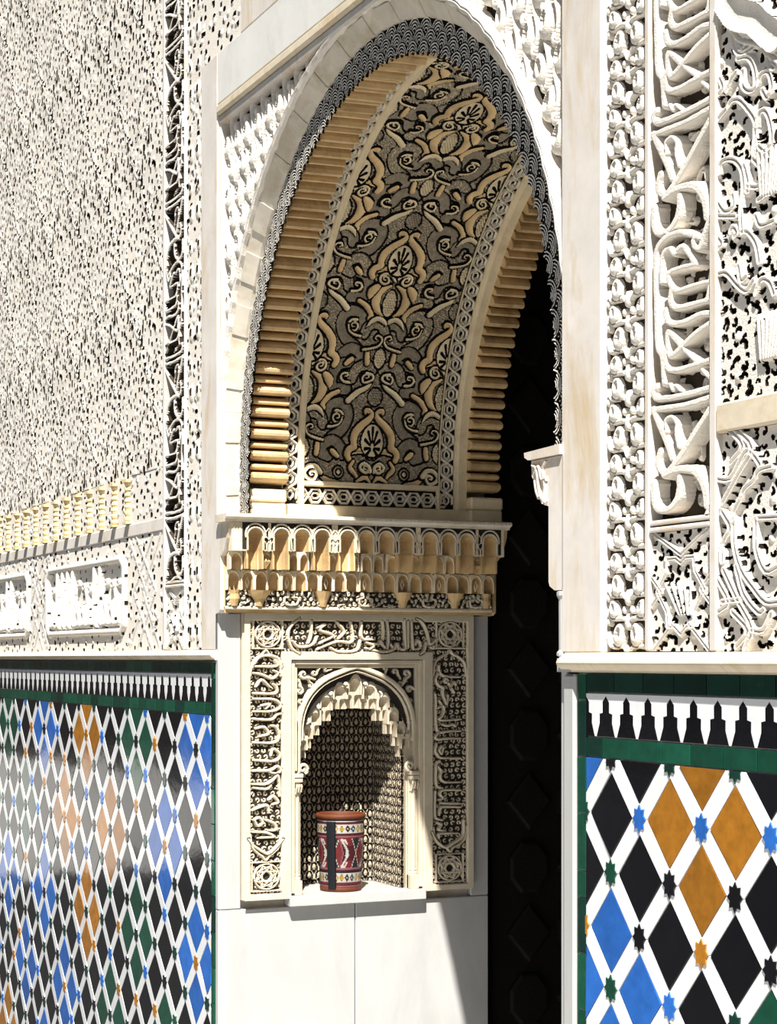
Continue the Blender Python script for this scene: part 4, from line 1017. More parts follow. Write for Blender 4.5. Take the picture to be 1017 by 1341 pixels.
# the scrolling leaf panel, traced from one repeat
W0, S0, PS, PW = .531, .741, .6225, .250
def panel(v0, v1, du, dv):
    R = Relief(.282, .780, v0, v1, du, dv); R.moat = .0034
    names = {0: ('dark_ground', M['soffit_ground'], True)}; pid = [2]
    def new(nm, m): pid[0] += 1; names[pid[0]] = (nm, m); return pid[0]
    OC, PA, RO, SE = M['ochre'], M['ochre_pale'], M['rough'], M['seed']
    cells = [(W0, S0 + n_ * PS) for n_ in range(-1, 5)] + [(W0 + e * PW, S0 + (n_ + .5) * PS) for n_ in range(-2, 5) for e in (-1, 1)]
    cells = [(a, c) for a, c in cells if v0 - .45 < c < v1 + .45]
    def T(P, cw, cs, m): return [(cw + m * a, cs + b_) for a, b_ in P]
    lowest = lambda cw, cs, P: cs < .2 and min(b_ for a, b_ in P) + cs < .045 and abs(cw - W0) < .01
    for key, wd, h, prof, m, sd in (('rough', .036, .0085, 'flat', RO, .0022), ):
        for cw, cs in cells:
            for mi in (-1, 1):
                for P in SOF[key]:
                    if lowest(cw, cs, P): continue
                    R.stroke(T(P, cw, cs, mi), wd, h, new('seeded_scroll', m), prof, 4, seeds=sd)
    for cw, cs in cells:                                  # fruits of small beads
        for dv_, a, b_, nm in ((-.153, .0235, .047, 1), (-.342, .020, .034, 1), (.150, .026, .030, 2)):
            if cs + dv_ < .03 and abs(cw - W0) < .01 and dv_ < 0: continue
            p_ = new('pine_fruit', SE if nm == 1 else RO)
            R.ell(cw, cs + dv_, a, b_, .008, p_, 0, 'flat')
            mo_ = R.moat; R.moat = 0
            for i in range(-3, 4):
                for j in range(-5, 6):
                    x = i * .0092 + (.0046 if j % 2 else 0); y = j * .0085
                    if (x / a) ** 2 + (y / b_) ** 2 < .85: R.ell(cw + x, cs + dv_ + y, .0040, .0040, .0145, p_)
            R.moat = mo_
    for key, nm, wd, h, prof, m, tp in (('stub', 'stem', .021, .0145, 'dish', OC, (.8, 1, .9)), ('cusp', 'cusp_leaf', .019, .0155, 'dish', PA, (.15, .9, 1.1, .9, .2)), ('shell', 'shell_leaf', .022, .0140, 'groove', OC, (.6, 1, .8)),
                                        ('calyx', 'calyx_leaf', .030, .0160, 'dish', OC, (.35, .9, 1.1, .8, .25)), ('frond', 'frond', .0235, .0165, 'dish', OC, (.35, .4, .5, .6, 1.05, 1.25, 1.0, 1.1, .9)),
                                        ('frondS', 'scroll_leaf', .020, .0165, 'dish', PA, (.5, .8, 1.1, 1.1)), ('scrollL', 'scroll_leaf', .0096, .0170, 'dish', PA, (.6, .9, 1, 1.2)), ('volute', 'volute', .0105, .0170, 'dish', PA, (.6, 1, 1.1))):
        for cw, cs in cells:
            for mi in (-1, 1):
                for P in SOF[key]:
                    if key not in ('frond',) and lowest(cw, cs, P): continue
                    R.stroke(T(P, cw, cs, mi), wd, h, new(nm, m), prof, 4, taper=tp)
    for cw, cs in cells:                                  # fan palmettes
        p_ = new('palmette', PA); R.ell(cw, cs + .002, .041, .056, .013, p_, 0, 'flat', .12)
        mo_ = R.moat; R.moat = 0
        for q in range(9):
            an = math.radians(-128 + q * 32)
            L_ = .036 * (1.0 - .28 * abs(an) / 2.2); 
            for t in np.linspace(.30, 1, 7): R.cut(cw + math.sin(an) * L_ * t * .93, cs - .022 + math.cos(an) * L_ * t * 1.85 * (1 if abs(an) < 1.6 else .8), .0042 * (.35 + .65 * t), .0052 * (.4 + .6 * t), .002)
        g = R.win(cw - .041, cw + .041, cs - .06, cs + .06)
        if g is not None:
            lowm = (R.H[g[0], g[1]] < .004) & (R.I[g[0], g[1]] == p_); R.I[g[0], g[1]][lowm] = 0
        R.moat = mo_
    if v0 < 0:                                            # the base of the lowest palmette
        for mi in (-1, 1):
            for P in SOF['b_leaf']: R.stroke(T(P, W0, 0, mi), .020, .0145, new('base_leaf', OC), 'dish', 4, taper=(.6, 1, .4))
            for P in SOF['b_volute']: R.stroke(T(P, W0, 0, mi), .012, .017, new('volute', PA), 'dish', 4, taper=(.6, 1, 1.1))
            for P in SOF['b_corner']: R.stroke(T(P, W0, 0, mi), .0135, .017, new('corner_scroll', PA), 'dish', 4, taper=(.6, 1, 1.5))
            cu, cv = SOF['b_ros'][0][0]; p_ = new('rosette', RO); R.ell(W0 + mi * cu, cv, .0185, .020, .012, p_, 0, 'flat')
            R.ell(W0 + mi * cu, cv, .008, .009, .016, new('rosette', SE))
    # seeded filling wherever nothing else stands
    free = R.I == 0; f2 = free.copy(); k_ = 2
    for d in range(1, k_ + 1):
        f2[d:] &= free[:-d]; f2[:-d] &= free[d:]; f2[:, d:] &= free[:, :-d]; f2[:, :-d] &= free[:, d:]
    U, V_ = np.meshgrid(R.u, R.v)
    seeds = (np.sin(U * 430 + 2 * np.sin(V_ * 170)) * np.sin(V_ * 420 + 2 * np.sin(U * 150))) > .05
    ids_ro = np.array([k__ for k__, n__ in names.items() if n__[0] in ('seeded_scroll', 'pine_fruit') and k__ % 3 == 0] or [-9])
    sc_m = np.isin(R.I, ids_ro) & seeds & (R.H < .0092) & (R.H > .005); R.H[sc_m] += .0022; R.I[sc_m] = 2
    R.H[f2] = .006; R.I[f2] = 1; R.H[f2 & seeds] = .0105; R.I[f2 & seeds] = 2
    names[1] = ('seeded_ground', RO, True); names[2] = ('seed', SE, True)
    R.emit(smap(1.110), names, sb, pit=True)
panel(-.0255, 2.05, .0020, .0023)
panel(2.05, SL + .0255, .0042, .0046)

# ------------------------------------------------------------------ the left jamb
def slabbed(name, box, label, bev=.003):
    x0, x1, y0, y1, z0, z1 = box
    b = MB(); b.box(*box, bev); o = b.build(name, M['marble'], None, ((x0 + x1) / 2, (y0 + y1) / 2, z0))
    return props(o, label, 'slab', 'marble cladding of the doorway jamb')


XJ = -1.140
slabbed('marble_slab', (-1.17, XJ, -.004, .488, FL, -.836), 'broad white marble slab below the niche, the one nearer the blue tiles')
slabbed('marble_slab', (-1.17, XJ, .491, 1.0, FL, -.836), 'broad white marble slab below the niche, the one beside the dark doorway')
slabbed('marble_slab', (-1.17, XJ, -.004, .0745, -.834, .150), 'slim upright marble strip between the tile dado and the carved niche panel')
slabbed('marble_slab', (-1.17, XJ, .930, 1.0, -.834, .150), 'slim shaded marble strip between the carved niche panel and the black doorway')
slabbed('marble_slab', (1.140, 1.17, .0, 1.0, FL, .150), 'marble jamb lining on the hidden side of the right doorway post')
b = MB(); b.box(1.166, 1.2145, -.010, .032, FL, -.034, .006)
props(b.build('marble_edging', M['marble'], None, (1.19, 0, FL)), 'thin upright marble edging between the doorway and the right tile dado', 'slab')
b = MB(); b.lathe([(.010, .0), (.021, .006), (.021, .012), (.016, .018), (.0165, .130), (.021, .138), (.021, .146), (.010, .150)], 1.142, .012, 14)
b.box(1.122, 1.166, .012, .03, -.002, .148)
props(b.build('corner_colonnette', M['marble'], None, (1.142, .012, 0)), 'short pale colonnette at the corner of the right doorway post, under the bracket', 'column')
b = MB(); pr = [(1.166, -.030), (1.205, -.030), (1.204, -.022), (1.190, -.016), (1.172, -.008), (1.164, .0), (1.150, .0), (1.150, -.030)]
b.prism(pr, lambda u, v, h: (u, .03 - h, v), 0, .045, cap0=True)
props(b.build('marble_stop', M['marble'], None, (1.18, .01, -.03)), 'small curved marble stop at the top of the right edging', 'stone')


def niche_cell(b, yc, zb, zt, w, xf, d, hw=None, zc=None, thick=.03, pointed=.0):
    """one hollow of honeycomb work: front plate w wide from zb to zt with an arched recess d deep, facing +X"""
    hw = hw or w * .40; r = hw; zc = zc or zt - .012; zs = zc - r * 1.05
    if zs < zb + .004: zs = zb + .004
    n = 10; rise = zc - zs
    arch_ = [(yc - hw, zb)] + [(yc - hw * math.cos(math.pi * i / n), zs + rise * math.sin(math.pi * i / n) ** (1 - pointed)) for i in range(n + 1)] + [(yc + hw, zb)]
    # plate: strip between arch and its rectangle
    rect = []
    for y, z in arch_:
        if z <= zs + 1e-9: rect.append((yc - w / 2 if y < yc else yc + w / 2, z))
        else:
            dy, dz = y - yc, z - zs
            k = min((w / 2) / max(abs(dy), 1e-6), (zt - zs) / max(dz, 1e-6)); rect.append((yc + dy * k, zs + dz * k))
    m = len(arch_); o = len(b.V)
    b.V += [(xf, y, z) for y, z in arch_] + [(xf, y, z) for y, z in rect] + [(xf - thick, y, z) for y, z in rect]
    for i in range(m - 1):
        b.F.append([o + i, o + i + 1, o + m + i + 1, o + m + i]); b.F.append([o + m + i, o + m + i + 1, o + 2 * m + i + 1, o + 2 * m + i])
    # plate corners at the top
    c = [(yc - w / 2, zt), (yc + w / 2, zt)]
    for cy, cz in c:
        js = sorted(range(m), key=lambda i: (rect[i][0] - cy) ** 2 + (rect[i][1] - cz) ** 2)[:2]; js.sort()
        q = len(b.V); b.V.append((xf, cy, cz)); b.F.append([o + m + js[0], o + m + js[1], q])
    # hollow: half cylinder with a half dome
    G = []; K = 8; f0 = len(b.F)
    for z in (zb, zs): G.append([(xf - d * math.sin(math.pi * i / K), yc - hw * math.cos(math.pi * i / K), z) for i in range(K + 1)])
    for t in (1, 2, 3, 4):
        a = math.pi / 2 * t / 4; cs_ = math.cos(a) if t < 4 else .02
        G.append([(xf - d * math.sin(math.pi * i / K) * cs_, yc - hw * math.cos(math.pi * i / K) * cs_, zs + rise * math.sin(a)) for i in range(K + 1)])
    b.grid(np.array(G)); b.split = (f0, len(b.F)); return b


mi_ = empty('muqarnas_impost', (-1.07, .48, .15), 'honeycomb plaster cornice of small arched cells over the carved niche panel', 'cornice')
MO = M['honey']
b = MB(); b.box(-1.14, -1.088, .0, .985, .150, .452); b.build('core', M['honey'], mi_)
b = MB()
pr = [(-1.10, .470), (-.990, .470), (-.984, .466), (-.984, .459), (-.990, .455), (-1.000, .452), (-1.003, .444), (-1.10, .444)]
b.V += [(x, y, z) for y in (-.030, 1.012) for x, z in pr]; n = len(pr); b.F += [[i, (i + 1) % n, n + (i + 1) % n, n + i] for i in range(n)] + [list(range(n))[::-1], list(range(n, 2 * n))]
b.build('cornice_moulding', M['ledge_pale'], mi_)
b = MB()
for i in range(104): b.box(-.990, -.9815, -.026 + i * .01, -.020 + i * .01, .4585, .4665)
o = b.build('bead', M['ledge_pale'], mi_); o['kind'] = 'stuff'
TALL = [.077, .168, .312, .403, .619, .708, .848, .937]; SHORT = [.241, .472, .545, .778]
allc = sorted(TALL + SHORT); edges = [-.004] + [(a + c) / 2 for a, c in zip(allc, allc[1:])] + [.992]
for i, yc in enumerate(allc):
    w_ = 2 * min(yc - edges[i], edges[i + 1] - yc); tall = yc in TALL
    b = MB(); niche_cell(b, yc, .352 if not tall else .350, .443, w_, -1.010, .056, hw=.0255, zc=.424)
    pf = MB(); hw_ = .0262; nn = 12
    ao = [(yc - hw_, .356)] + [(yc - hw_ * math.cos(math.pi * q / nn), .398 + .0275 * math.sin(math.pi * q / nn)) for q in range(nn + 1)] + [(yc + hw_, .356)]
    eo = [(edges[i], .356)] + [(min(max(yc + (y_ - yc) * 3, edges[i]), edges[i + 1]), .443 if 1 < q < nn + 1 else (.420 if 0 < q < nn + 2 else .356)) for q, (y_, z_) in list(enumerate(ao))[1:-1]] + [(edges[i + 1], .356)]
    pf.V = [(-1.0085, y_, z_) for y_, z_ in ao] + [(-1.0085, y_, z_) for y_, z_ in eo]; kk = len(ao)
    pf.F = [[q, q + 1, kk + q + 1, kk + q] for q in range(kk - 1)]
    pf.build('lace_ground', M['frieze_ground'], mi_)
    # spandrel filler to the neighbouring cells
    for ya, yb in ((edges[i], yc - w_ / 2), (yc + w_ / 2, edges[i + 1])):
        if yb - ya > .002: b.box(-1.04, -1.006, ya, yb, .350, .443)
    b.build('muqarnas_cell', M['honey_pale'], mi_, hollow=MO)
    b = MB()                                            # laced hood over each cell
    for rr, off in ((.0285, 0.0), (.0345, .006)):
        b.tube([(-1.004, yc - rr * math.cos(t), .398 + off + .032 * math.sin(t) * (rr / .031)) for t in np.linspace(-.3, math.pi + .3, 14)], .0034, 5)
    b.tube([(-1.004, yc - .0275, .352), (-1.004, yc - .0275, .395)], .0034, 5); b.tube([(-1.004, yc + .0275, .352), (-1.004, yc + .0275, .395)], .0034, 5)
    b.lathe([(.0, .4375), (.0055, .4395), (.0, .4415)], -1.004, yc, 6)
    b.build('lace_arch', M['frieze'], mi_)
    if tall:
        b = MB(); G = [[(-1.012 - .052 * math.sin(math.pi * q / 8), yc - .0235 * math.cos(math.pi * q / 8), z) for q in range(9)] for z in (.292, .352)]
        b.grid(np.array(G)); b.box(-1.036, -1.010, yc - .0300, yc - .0235, .292, .352); b.box(-1.036, -1.010, yc + .0235, yc + .0300, .292, .352)
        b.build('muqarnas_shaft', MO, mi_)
for i in range(len(allc) - 1):                          # laced drops between hoods
    y = edges[i + 1]; wide = allc[i + 1] - allc[i] > .085
    b = MB()
    if wide:
        for dy in (-.013, 0, .013): b.tube([(-1.004, y + dy - .006, .352), (-1.004, y + dy - .005, .372), (-1.004, y + dy, .382), (-1.004, y + dy + .005, .372), (-1.004, y + dy + .006, .352)], .0024, 4)
        b.tube([(-1.004, y - .016, .405), (-1.004, y, .425), (-1.004, y + .016, .405), (-1.004, y, .388), (-1.004, y - .016, .405)], .0024, 4)
    else: b.tube([(-1.004, y, .354), (-1.004, y - .003, .39), (-1.004, y, .425)], .0028, 4)
    b.build('lace_drop', M['frieze'], mi_)
T2 = [(.122, .052, 1), (.222, .037, 0), (.260, .037, 0), (.357, .046, 0), (.439, .040, 0), (.487, .040, 0), (.529, .040, 0), (.580, .042, 0), (.663, .046, 0), (.758, .038, 0), (.797, .038, 0), (.893, .050, 1), (.022, .044, 0)]
for yc, w_, shell in T2:
    b = MB(); niche_cell(b, yc, .290, .352, w_, -1.038, .042, zc=.345)
    b.tube([(-1.037, yc - w_ * .44 * math.cos(t), .318 + .028 * max(0, math.sin(t)) - (.026 if t in (0, math.pi) else 0)) for t in [0] + list(np.linspace(.05, math.pi - .05, 10)) + [math.pi]], .0026, 5)
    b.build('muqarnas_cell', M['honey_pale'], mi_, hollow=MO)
    if shell:
        b = MB()
        for q in range(5):
            a = -1.0 + .5 * q; b.tube([(-1.036, yc, .296), (-1.026, yc + .012 * math.sin(a), .318), (-1.036, yc + .019 * math.sin(a), .336 - .004 * abs(q - 2))], .0048, 5)
        b.build('shell_leaf', MO, mi_)
for i in range(21):
    yc = .024 + i * .0468
    b = MB(); niche_cell(b, yc, .224, .290, .0468, -1.064 if i % 3 else -1.072, .032, hw=.0185, zc=.283, pointed=.25)
    b.tube([((-1.062 if i % 3 else -1.070), yc - .0205 * math.cos(t), .256 + .030 * max(0, math.sin(t)) - (.030 if t in (0, math.pi) else 0)) for t in [0] + list(np.linspace(.05, math.pi - .05, 9)) + [math.pi]], .0024, 5)
    if i % 3 == 1: b.tube([(-1.070, yc, .232), (-1.068, yc - .006, .25), (-1.070, yc, .268), (-1.068, yc + .006, .25), (-1.070, yc, .232)], .0022, 4)
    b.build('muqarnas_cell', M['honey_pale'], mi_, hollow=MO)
R = Relief(.0, .985, .172, .224, .0022, .0018)
fill_atau(R, .0, .985, .172, .224, .0185, .0088, .010, 71, pids=iter(lambda: 1, 2))
for y in (.23, .50, .74, .92):
    for q in (-1, 1): R.stroke([(y, .176), (y + q * .02, .180), (y + q * .024, .20), (y + q * .008, .204), (y + q * .012, .218)], .0052, .012, 1, 'flat', 3)
R.emit(lambda u, v, h: (-1.082 + h, u, v), {0: ('frieze_ground', M['frieze_ground'], True), 1: ('carved_frieze', M['frieze'], True)}, mi_)
for yc, w_ in ((.118, .060), (.345, .045), (.640, .050), (.838, .050), (.03, .03), (.96, .03)):
    b = MB(); b.lathe([(.013, .172), (.015, .180), (.020, .196), (.030 * w_ / .05, .212), (w_ * .72, .224)], -1.084, yc, 12)
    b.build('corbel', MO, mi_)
b = MB(); b.box(-1.14, -1.078, .0, .985, .160, .172, .003); b.box(-1.14, -1.092, .002, .98, .150, .160, .002); b.build('base_moulding', M['ledge'], mi_)
END = [(1.14, .444), (1.010, .444), (1.012, .420), (1.024, .392), (1.040, .378), (1.052, .356), (1.075, .342), (1.092, .335), (1.095, .160), (1.112, .150), (1.14, .148)]
b = MB(); b.prism([(-x, z) for x, z in END], lambda u, v, h: (u, .004 - h, v), -.020, .018, cap0=True); b.build('end_plate', M['plaster'], mi_)
b = MB(); b.prism([(-x, z) for x, z in END], lambda u, v, h: (u, 1.0 - h, v), -.006, .030, cap0=True); b.build('end_plate', MO, mi_)

# bracket of the right post
br = empty('impost_bracket', (1.12, .0, .15), 'smooth pale bracket with a small carved capital jutting into the doorway from the right post', 'bracket')
b = MB()
P = [(1.155, .150), (1.119, .150), (1.097, .160), (1.092, .170), (1.092, .338), (1.060, .346), (1.045, .365), (1.034, .39), (1.015, .41), (1.012, .446), (1.155, .446)]
b.prism(P, lambda u, v, h: (u, 1.0 - h, v), 0, 1.004, cap0=True); blk_ = b.build('block', M['plaster'], br)
b = MB(); P = [(1.155, .448), (1.010, .448), (.994, .455), (.992, .466), (1.155, .470)]
b.prism(P, lambda u, v, h: (u, 1.0 - h, v), 0, 1.012, cap0=True); b.build('abacus', M['plaster'], br)
b = MB()
for P in ([(1.088, .345), (1.062, .362), (1.05, .39), (1.04, .425), (1.02, .435)], [(1.088, .40), (1.066, .40), (1.05, .43), (1.03, .415)], [(1.075, .345), (1.082, .38), (1.07, .42), (1.085, .44)], [(1.055, .36), (1.042, .375), (1.032, .40)]):
    Q = crom(P, 4); b.tube([(x, -.006, z) for x, z in Q], np.linspace(.0065, .0035, len(Q)), 6)
b.build('capital_leaf', M['plaster'], blk_)

# ------------------------------------------------------------------ niche panel
np_ = empty('niche_surround', (-1.12, .5, -.80), 'carved panel of letters and roundels framing the small arched niche in the jamb', 'carving')
XG = -1.126
R = Relief(.0765, .927, -.805, .150, .0018, .0018)
for a in ((.0765, .0985, -.805, .150), (.905, .927, -.805, .150), (.0765, .927, .126, .150), (.0765, .2450, -.805, -.786), (.735, .927, -.805, -.786)): R.rect(*a, .016, 2)
for a in ((.2120, .2450, -.805, .020), (.735, .770, -.805, .020), (.2120, .770, -.006, .021)): R.rect(*a, .016, 2)
for a in ((.0985, .212, -.786, .126), (.770, .905, -.786, .126), (.212, .770, .021, .126)):
    rnd = random.Random(81); v = a[2] + .006; j = 0
    while v < a[3]:
        u = a[0] + (.005 if j % 2 else .011)
        while u < a[1]:
            an = rnd.uniform(0, 6.28); r = .0078
            if R.win(u - .001, u + .001, v - .001, v + .001) is not None:
                R.stroke([(u + r * math.cos(an + t) * (1 - t / 9), v + r * math.sin(an + t) * (1 - t / 9)) for t in np.linspace(0, 4.6, 6)], .0034, .0055, 1, 'flat', 0)
            u += .0235
        v += .0205; j += 1
pid = 3
R.moat = .0030
for grp, wd in ((RB, .0086), (TB, .0092), (LB, .0088)):
    for P in grp: R.stroke(P, wd, .0160, pid, 'flat', 4, taper=(.8, 1, 1, .7)); pid += 1
for cy_, cz_ in ((.163, .080), (.840, .083), (.158, -.728), (.838, -.730)):
    R.moat = .0014; R.ell(cy_, cz_, .050, .046, .003, 0, prof='flat'); R.moat = 0
    for rad, wd in ((.044, .0052), (.020, .0036)):
        R.stroke([(cy_ + rad * math.cos(t), cz_ + rad * .96 * math.sin(t)) for t in np.linspace(0, 6.283, 25)], wd, .013, pid, 'flat', 0)
    for st in (2, 3):
        for q in range(8):
            a, c = q * math.pi / 4 + .39, (q + st) * math.pi / 4 + .39
            R.stroke([(cy_ + .040 * math.cos(a), cz_ + .039 * math.sin(a)), (cy_ + .040 * math.cos(c), cz_ + .039 * math.sin(c))], .0036, .0125, pid, 'flat', 0)
    for sx in (-1, 1):
        R.stroke([(cy_ + sx * .052, cz_ - .046), (cy_ + sx * .052, cz_ + .046)], .0045, .012, pid, 'flat', 0); R.stroke([(cy_ - .055, cz_ + sx * .048), (cy_ + .055, cz_ + sx * .048)], .0045, .012, pid, 'flat', 0)
    pid += 1
for u0, u1 in ((.1005, .210), (.775, .903)):               # lobed outlines of the upright cartouches
    c = (u0 + u1) / 2
    for z_, sg in ((.026, 1), (-.672, -1)):
        R.stroke([(u0, z_ - sg * .085), (u0 + .006, z_ - sg * .045), (u0 + .028, z_ - sg * .022), (c - .012, z_ - sg * .012), (c, z_ + sg * .002), (c + .012, z_ - sg * .012), (u1 - .028, z_ - sg * .022), (u1 - .006, z_ - sg * .045), (u1, z_ - sg * .085)], .0068, .013, pid, 'flat', 3); pid += 1
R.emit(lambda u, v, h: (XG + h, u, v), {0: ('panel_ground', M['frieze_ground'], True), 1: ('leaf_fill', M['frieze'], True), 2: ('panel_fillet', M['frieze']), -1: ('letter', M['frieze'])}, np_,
       keep=lambda u, v: ~((u > .2455) & (u < .7345) & (v < -.0055)))
b = MB(); b.box(XJ - .01, XG - .003, .0765, .2455, -.805, .150); b.box(XJ - .01, XG - .003, .7345, .927, -.805, .150); b.box(XJ - .01, XG - .003, .2455, .7345, -.0055, .150); b.build('backing', M['frieze'], np_)
# stepped frame around the arch
for (y0, y1, z0, z1, x) in ((.2455, .2600, -.790, -.006, -1.118), (.2600, .2715, -.380, -.020, -1.126), (.7200, .7345, -.790, -.006, -1.118), (.7090, .7200, -.380, -.020, -1.126), (.2600, .7200, -.021, -.006, -1.118), (.2715, .7090, -.033, -.021, -1.126)):
    b = MB(); b.box(-1.17, x, y0, y1, z0, z1, .002); b.build('frame_moulding', M['frieze'], np_)
YC, HA = .4905, .2080
def ni_arch(k=1.0, n=24):
    """pointed niche arch outline, scaled by k about its foot centre"""
    o = []
    for i in range(n + 1):
        t = math.pi * i / n; c = math.cos(t)
        o.append((YC - HA * k * c, -.255 + .208 * k * (abs(math.sin(t)) ** .86) + .012 * k * max(0, 1 - abs(c) * 3.2)))
    return o
def in_poly(poly, u, v):
    ins = np.zeros(u.shape, bool)
    for i in range(len(poly)):
        (x0, y0), (x1, y1) = poly[i], poly[(i + 1) % len(poly)]
        ins ^= ((y0 > v) != (y1 > v)) & (u < (x1 - x0) * (v - y0) / ((y1 - y0) if abs(y1 - y0) > 1e-12 else 1e-12) + x0)
    return ins
A_in = [(YC - HA, -.40)] + ni_arch() + [(YC + HA, -.40)]
R = Relief(.2715, .7090, -.385, -.033, .0020, .0020)
for sx in (-1, 1):
    for (a, z, r, an) in ((.190, -.060, .028, .4), (.150, -.048, .020, 1.5), (.205, -.105, .024, 2.4), (.200, -.150, .018, .2), (.110, -.040, .014, .8), (.168, -.088, .017, 2.8)):
        comma(R, YC + sx * a, z, r, .013, 1, an, sx)
R.stroke([(a, c) for a, c in [(YC - HA - .006, -.38)] + ni_arch(1.03) + [(YC + HA + .006, -.38)]], .0165, .020, 2, 'flat', 0)
R.stroke([(a, c) for a, c in [(YC - HA + .010, -.36)] + ni_arch(.955) + [(YC + HA - .010, -.36)]], .0052, .014, 2, 'flat', 0)
lobes = [(.300, -.296, .020), (.317, -.250, .023), (.345, -.203, .026), (.383, -.158, .030), (.433, -.122, .032), (.4905, -.094, .031), (.548, -.122, .032), (.600, -.158, .030), (.636, -.203, .026), (.664, -.250, .023), (.681, -.296, .020)]
fp = ni_arch(.70); 
for i, (y, z, r) in enumerate(lobes):                     # tiny carved leaves between the hoods
    if i < len(lobes) - 1:
        y2, z2, r2_ = lobes[i + 1]; my, mz = (y + y2) / 2 + (-.007 if y < YC else .007), (z + z2) / 2 + .014
        R.ell(my, mz, .009, .012, .009, 1, 0, 'ring'); R.stroke([(my - .012, mz - .01), (my, mz + .006), (my + .012, mz - .01)], .004, .009, 1, 'flat', 0)
def keep_sp(u, v):
    k = np.ones(u.shape, bool)
    for y, z, r in lobes:
        dy = np.abs(u - y) / r; k &= ~((dy < 1) & (v < z + r * 1.35 * (1 - dy ** 1.7)) )
    k &= ~in_poly([(YC - HA * .84, -.40)] + ni_arch(.70) + [(YC + HA * .84, -.40)], u, v)
    return k
R.emit(lambda u, v, h: (-1.140 + h, u, v), {0: ('spandrel_ground', M['frieze_ground'], True), 1: ('leaf', M['frieze'], True), 2: ('arch_moulding', M['frieze'])}, np_, keep=keep_sp)
CELLS = [(.300, -.338, -.272, .030, 0), (.318, -.306, -.228, .032, 1), (.345, -.262, -.180, .038, 2), (.384, -.214, -.128, .044, 3), (.436, -.174, -.092, .052, 4), (.4905, -.172, -.066, .052, 5), (.545, -.174, -.092, .052, 4), (.597, -.216, -.128, .044, 3), (.634, -.262, -.180, .038, 2), (.662, -.304, -.228, .032, 1), (.680, -.342, -.272, .030, 0)]
for y, zb, zt, w_, k in CELLS:
    b = MB(); zm = (zb + zt) / 2
    niche_cell(b, y, zm - .006, zt + .010, w_ * 1.10, -1.146, .030, hw=w_ * .40, zc=zt - .004, thick=.05, pointed=.3)
    b.build('muqarnas_cell', M['frieze'], np_)
    for sg in (-1, 1):
        b = MB(); niche_cell(b, y + sg * w_ * .26, zb, zm + .004, w_ * .54, -1.163, .022, hw=w_ * .19, zc=zm - .006, thick=.035, pointed=.3)
        b.build('muqarnas_cell', M['frieze'], np_)
for sx, y in ((-1, .292), (1, .690)):                      # curled feet of the arch
    b = MB(); P = [(-1.128, y - sx * .000 + .016 * (1 - t / 9) * math.cos(t) * -sx, -.372 + .016 * (1 - t / 9) * math.sin(t)) for t in np.linspace(-1.2, 6.6, 22)]
    b.tube(P, np.linspace(.0065, .004, 22), 6); b.build('curl', M['frieze'], np_)
for y0, y1, cy_ in ((.2600, .2870, .2735), (.6880, .7200, .704)):  # slim colonnettes
    hw = (y1 - y0) / 2
    b = MB(); b.box(-1.17, -1.140, y0, y1, -.795, -.385); colm = b.build('colonnette', M['frieze'], np_)
    b = MB(); b.lathe([(hw * .62, -.727), (hw * .62, -.462)], -1.136, cy_, 12); b.build('shaft', M['frieze'], colm, smooth=True)
    b = MB(); b.box(-1.16, -1.118, y0, y1, -.797, -.748, .002); b.lathe([(hw * .9, -.748), (hw * .95, -.742), (hw * .7, -.736), (hw * .8, -.730), (hw * .62, -.727)], -1.136, cy_, 12); b.build('base', M['frieze'], colm)
    b = MB(); b.lathe([(hw * .62, -.462), (hw * .8, -.458), (hw * .62, -.452), (hw * .65, -.440), (hw * .95, -.418)], -1.136, cy_, 12); b.box(-1.165, -1.116, y0 - .001, y1 + .001, -.418, -.405, .002)
    for q in range(3): b.tube([(-1.120, y0 + hw * (.35 + .65 * q), -.45), (-1.113, y0 + hw * (.35 + .65 * q), -.432), (-1.116, y0 + hw * (.45 + .55 * q), -.424)], .0035, 5)
    b.box(-1.165, -1.114, y0 - .003, y1 + .003, -.403, -.388, .003); b.build('capital', M['frieze'], colm)

# inside of the niche
ni = empty('niche_lining', (-1.42, .48, -.795), 'shadowed inner walls of the niche, carved all over with small repeated fans', 'carving')
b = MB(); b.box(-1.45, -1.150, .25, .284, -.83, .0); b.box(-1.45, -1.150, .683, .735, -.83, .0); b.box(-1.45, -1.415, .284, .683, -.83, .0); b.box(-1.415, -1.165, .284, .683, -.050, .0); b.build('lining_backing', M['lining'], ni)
def fans(R):
    j = 0; z = -.80
    while z < 0:
        u = R.u[0] - .02 + (.018 if j % 2 else 0)
        while u < R.u[-1] + .02:
            R.ell(u, z + .004, .0078, .0110, .012, 1, 0, 'dome', .3)
            R.stroke([(u - .016, z - .010), (u - .013, z + .012), (u, z + .024)], .0060, .010, 1, 'round', 2, taper=(1, .9, .4))
            R.stroke([(u + .016, z - .010), (u + .013, z + .012), (u, z + .024)], .0060, .010, 1, 'round', 2, taper=(1, .9, .4))
            R.stroke([(u - .010, z - .012), (u, z - .006), (u + .010, z - .012)], .0036, .010, 1, 'round', 2)
            u += .036
        z += .030; j += 1
    return R
R = fans(Relief(-1.413, -1.160, -.795, -.05, .0022, .0022))
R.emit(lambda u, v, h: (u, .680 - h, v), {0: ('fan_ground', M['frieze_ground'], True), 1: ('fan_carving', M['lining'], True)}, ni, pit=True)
R = fans(Relief(.284, .680, -.795, -.05, .0026, .0026))
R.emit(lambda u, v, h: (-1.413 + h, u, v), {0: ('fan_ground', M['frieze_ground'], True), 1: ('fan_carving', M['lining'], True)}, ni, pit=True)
b = MB(); b.box(-1.43, -1.104, .2375, .7420, -.833, -.797, .003)
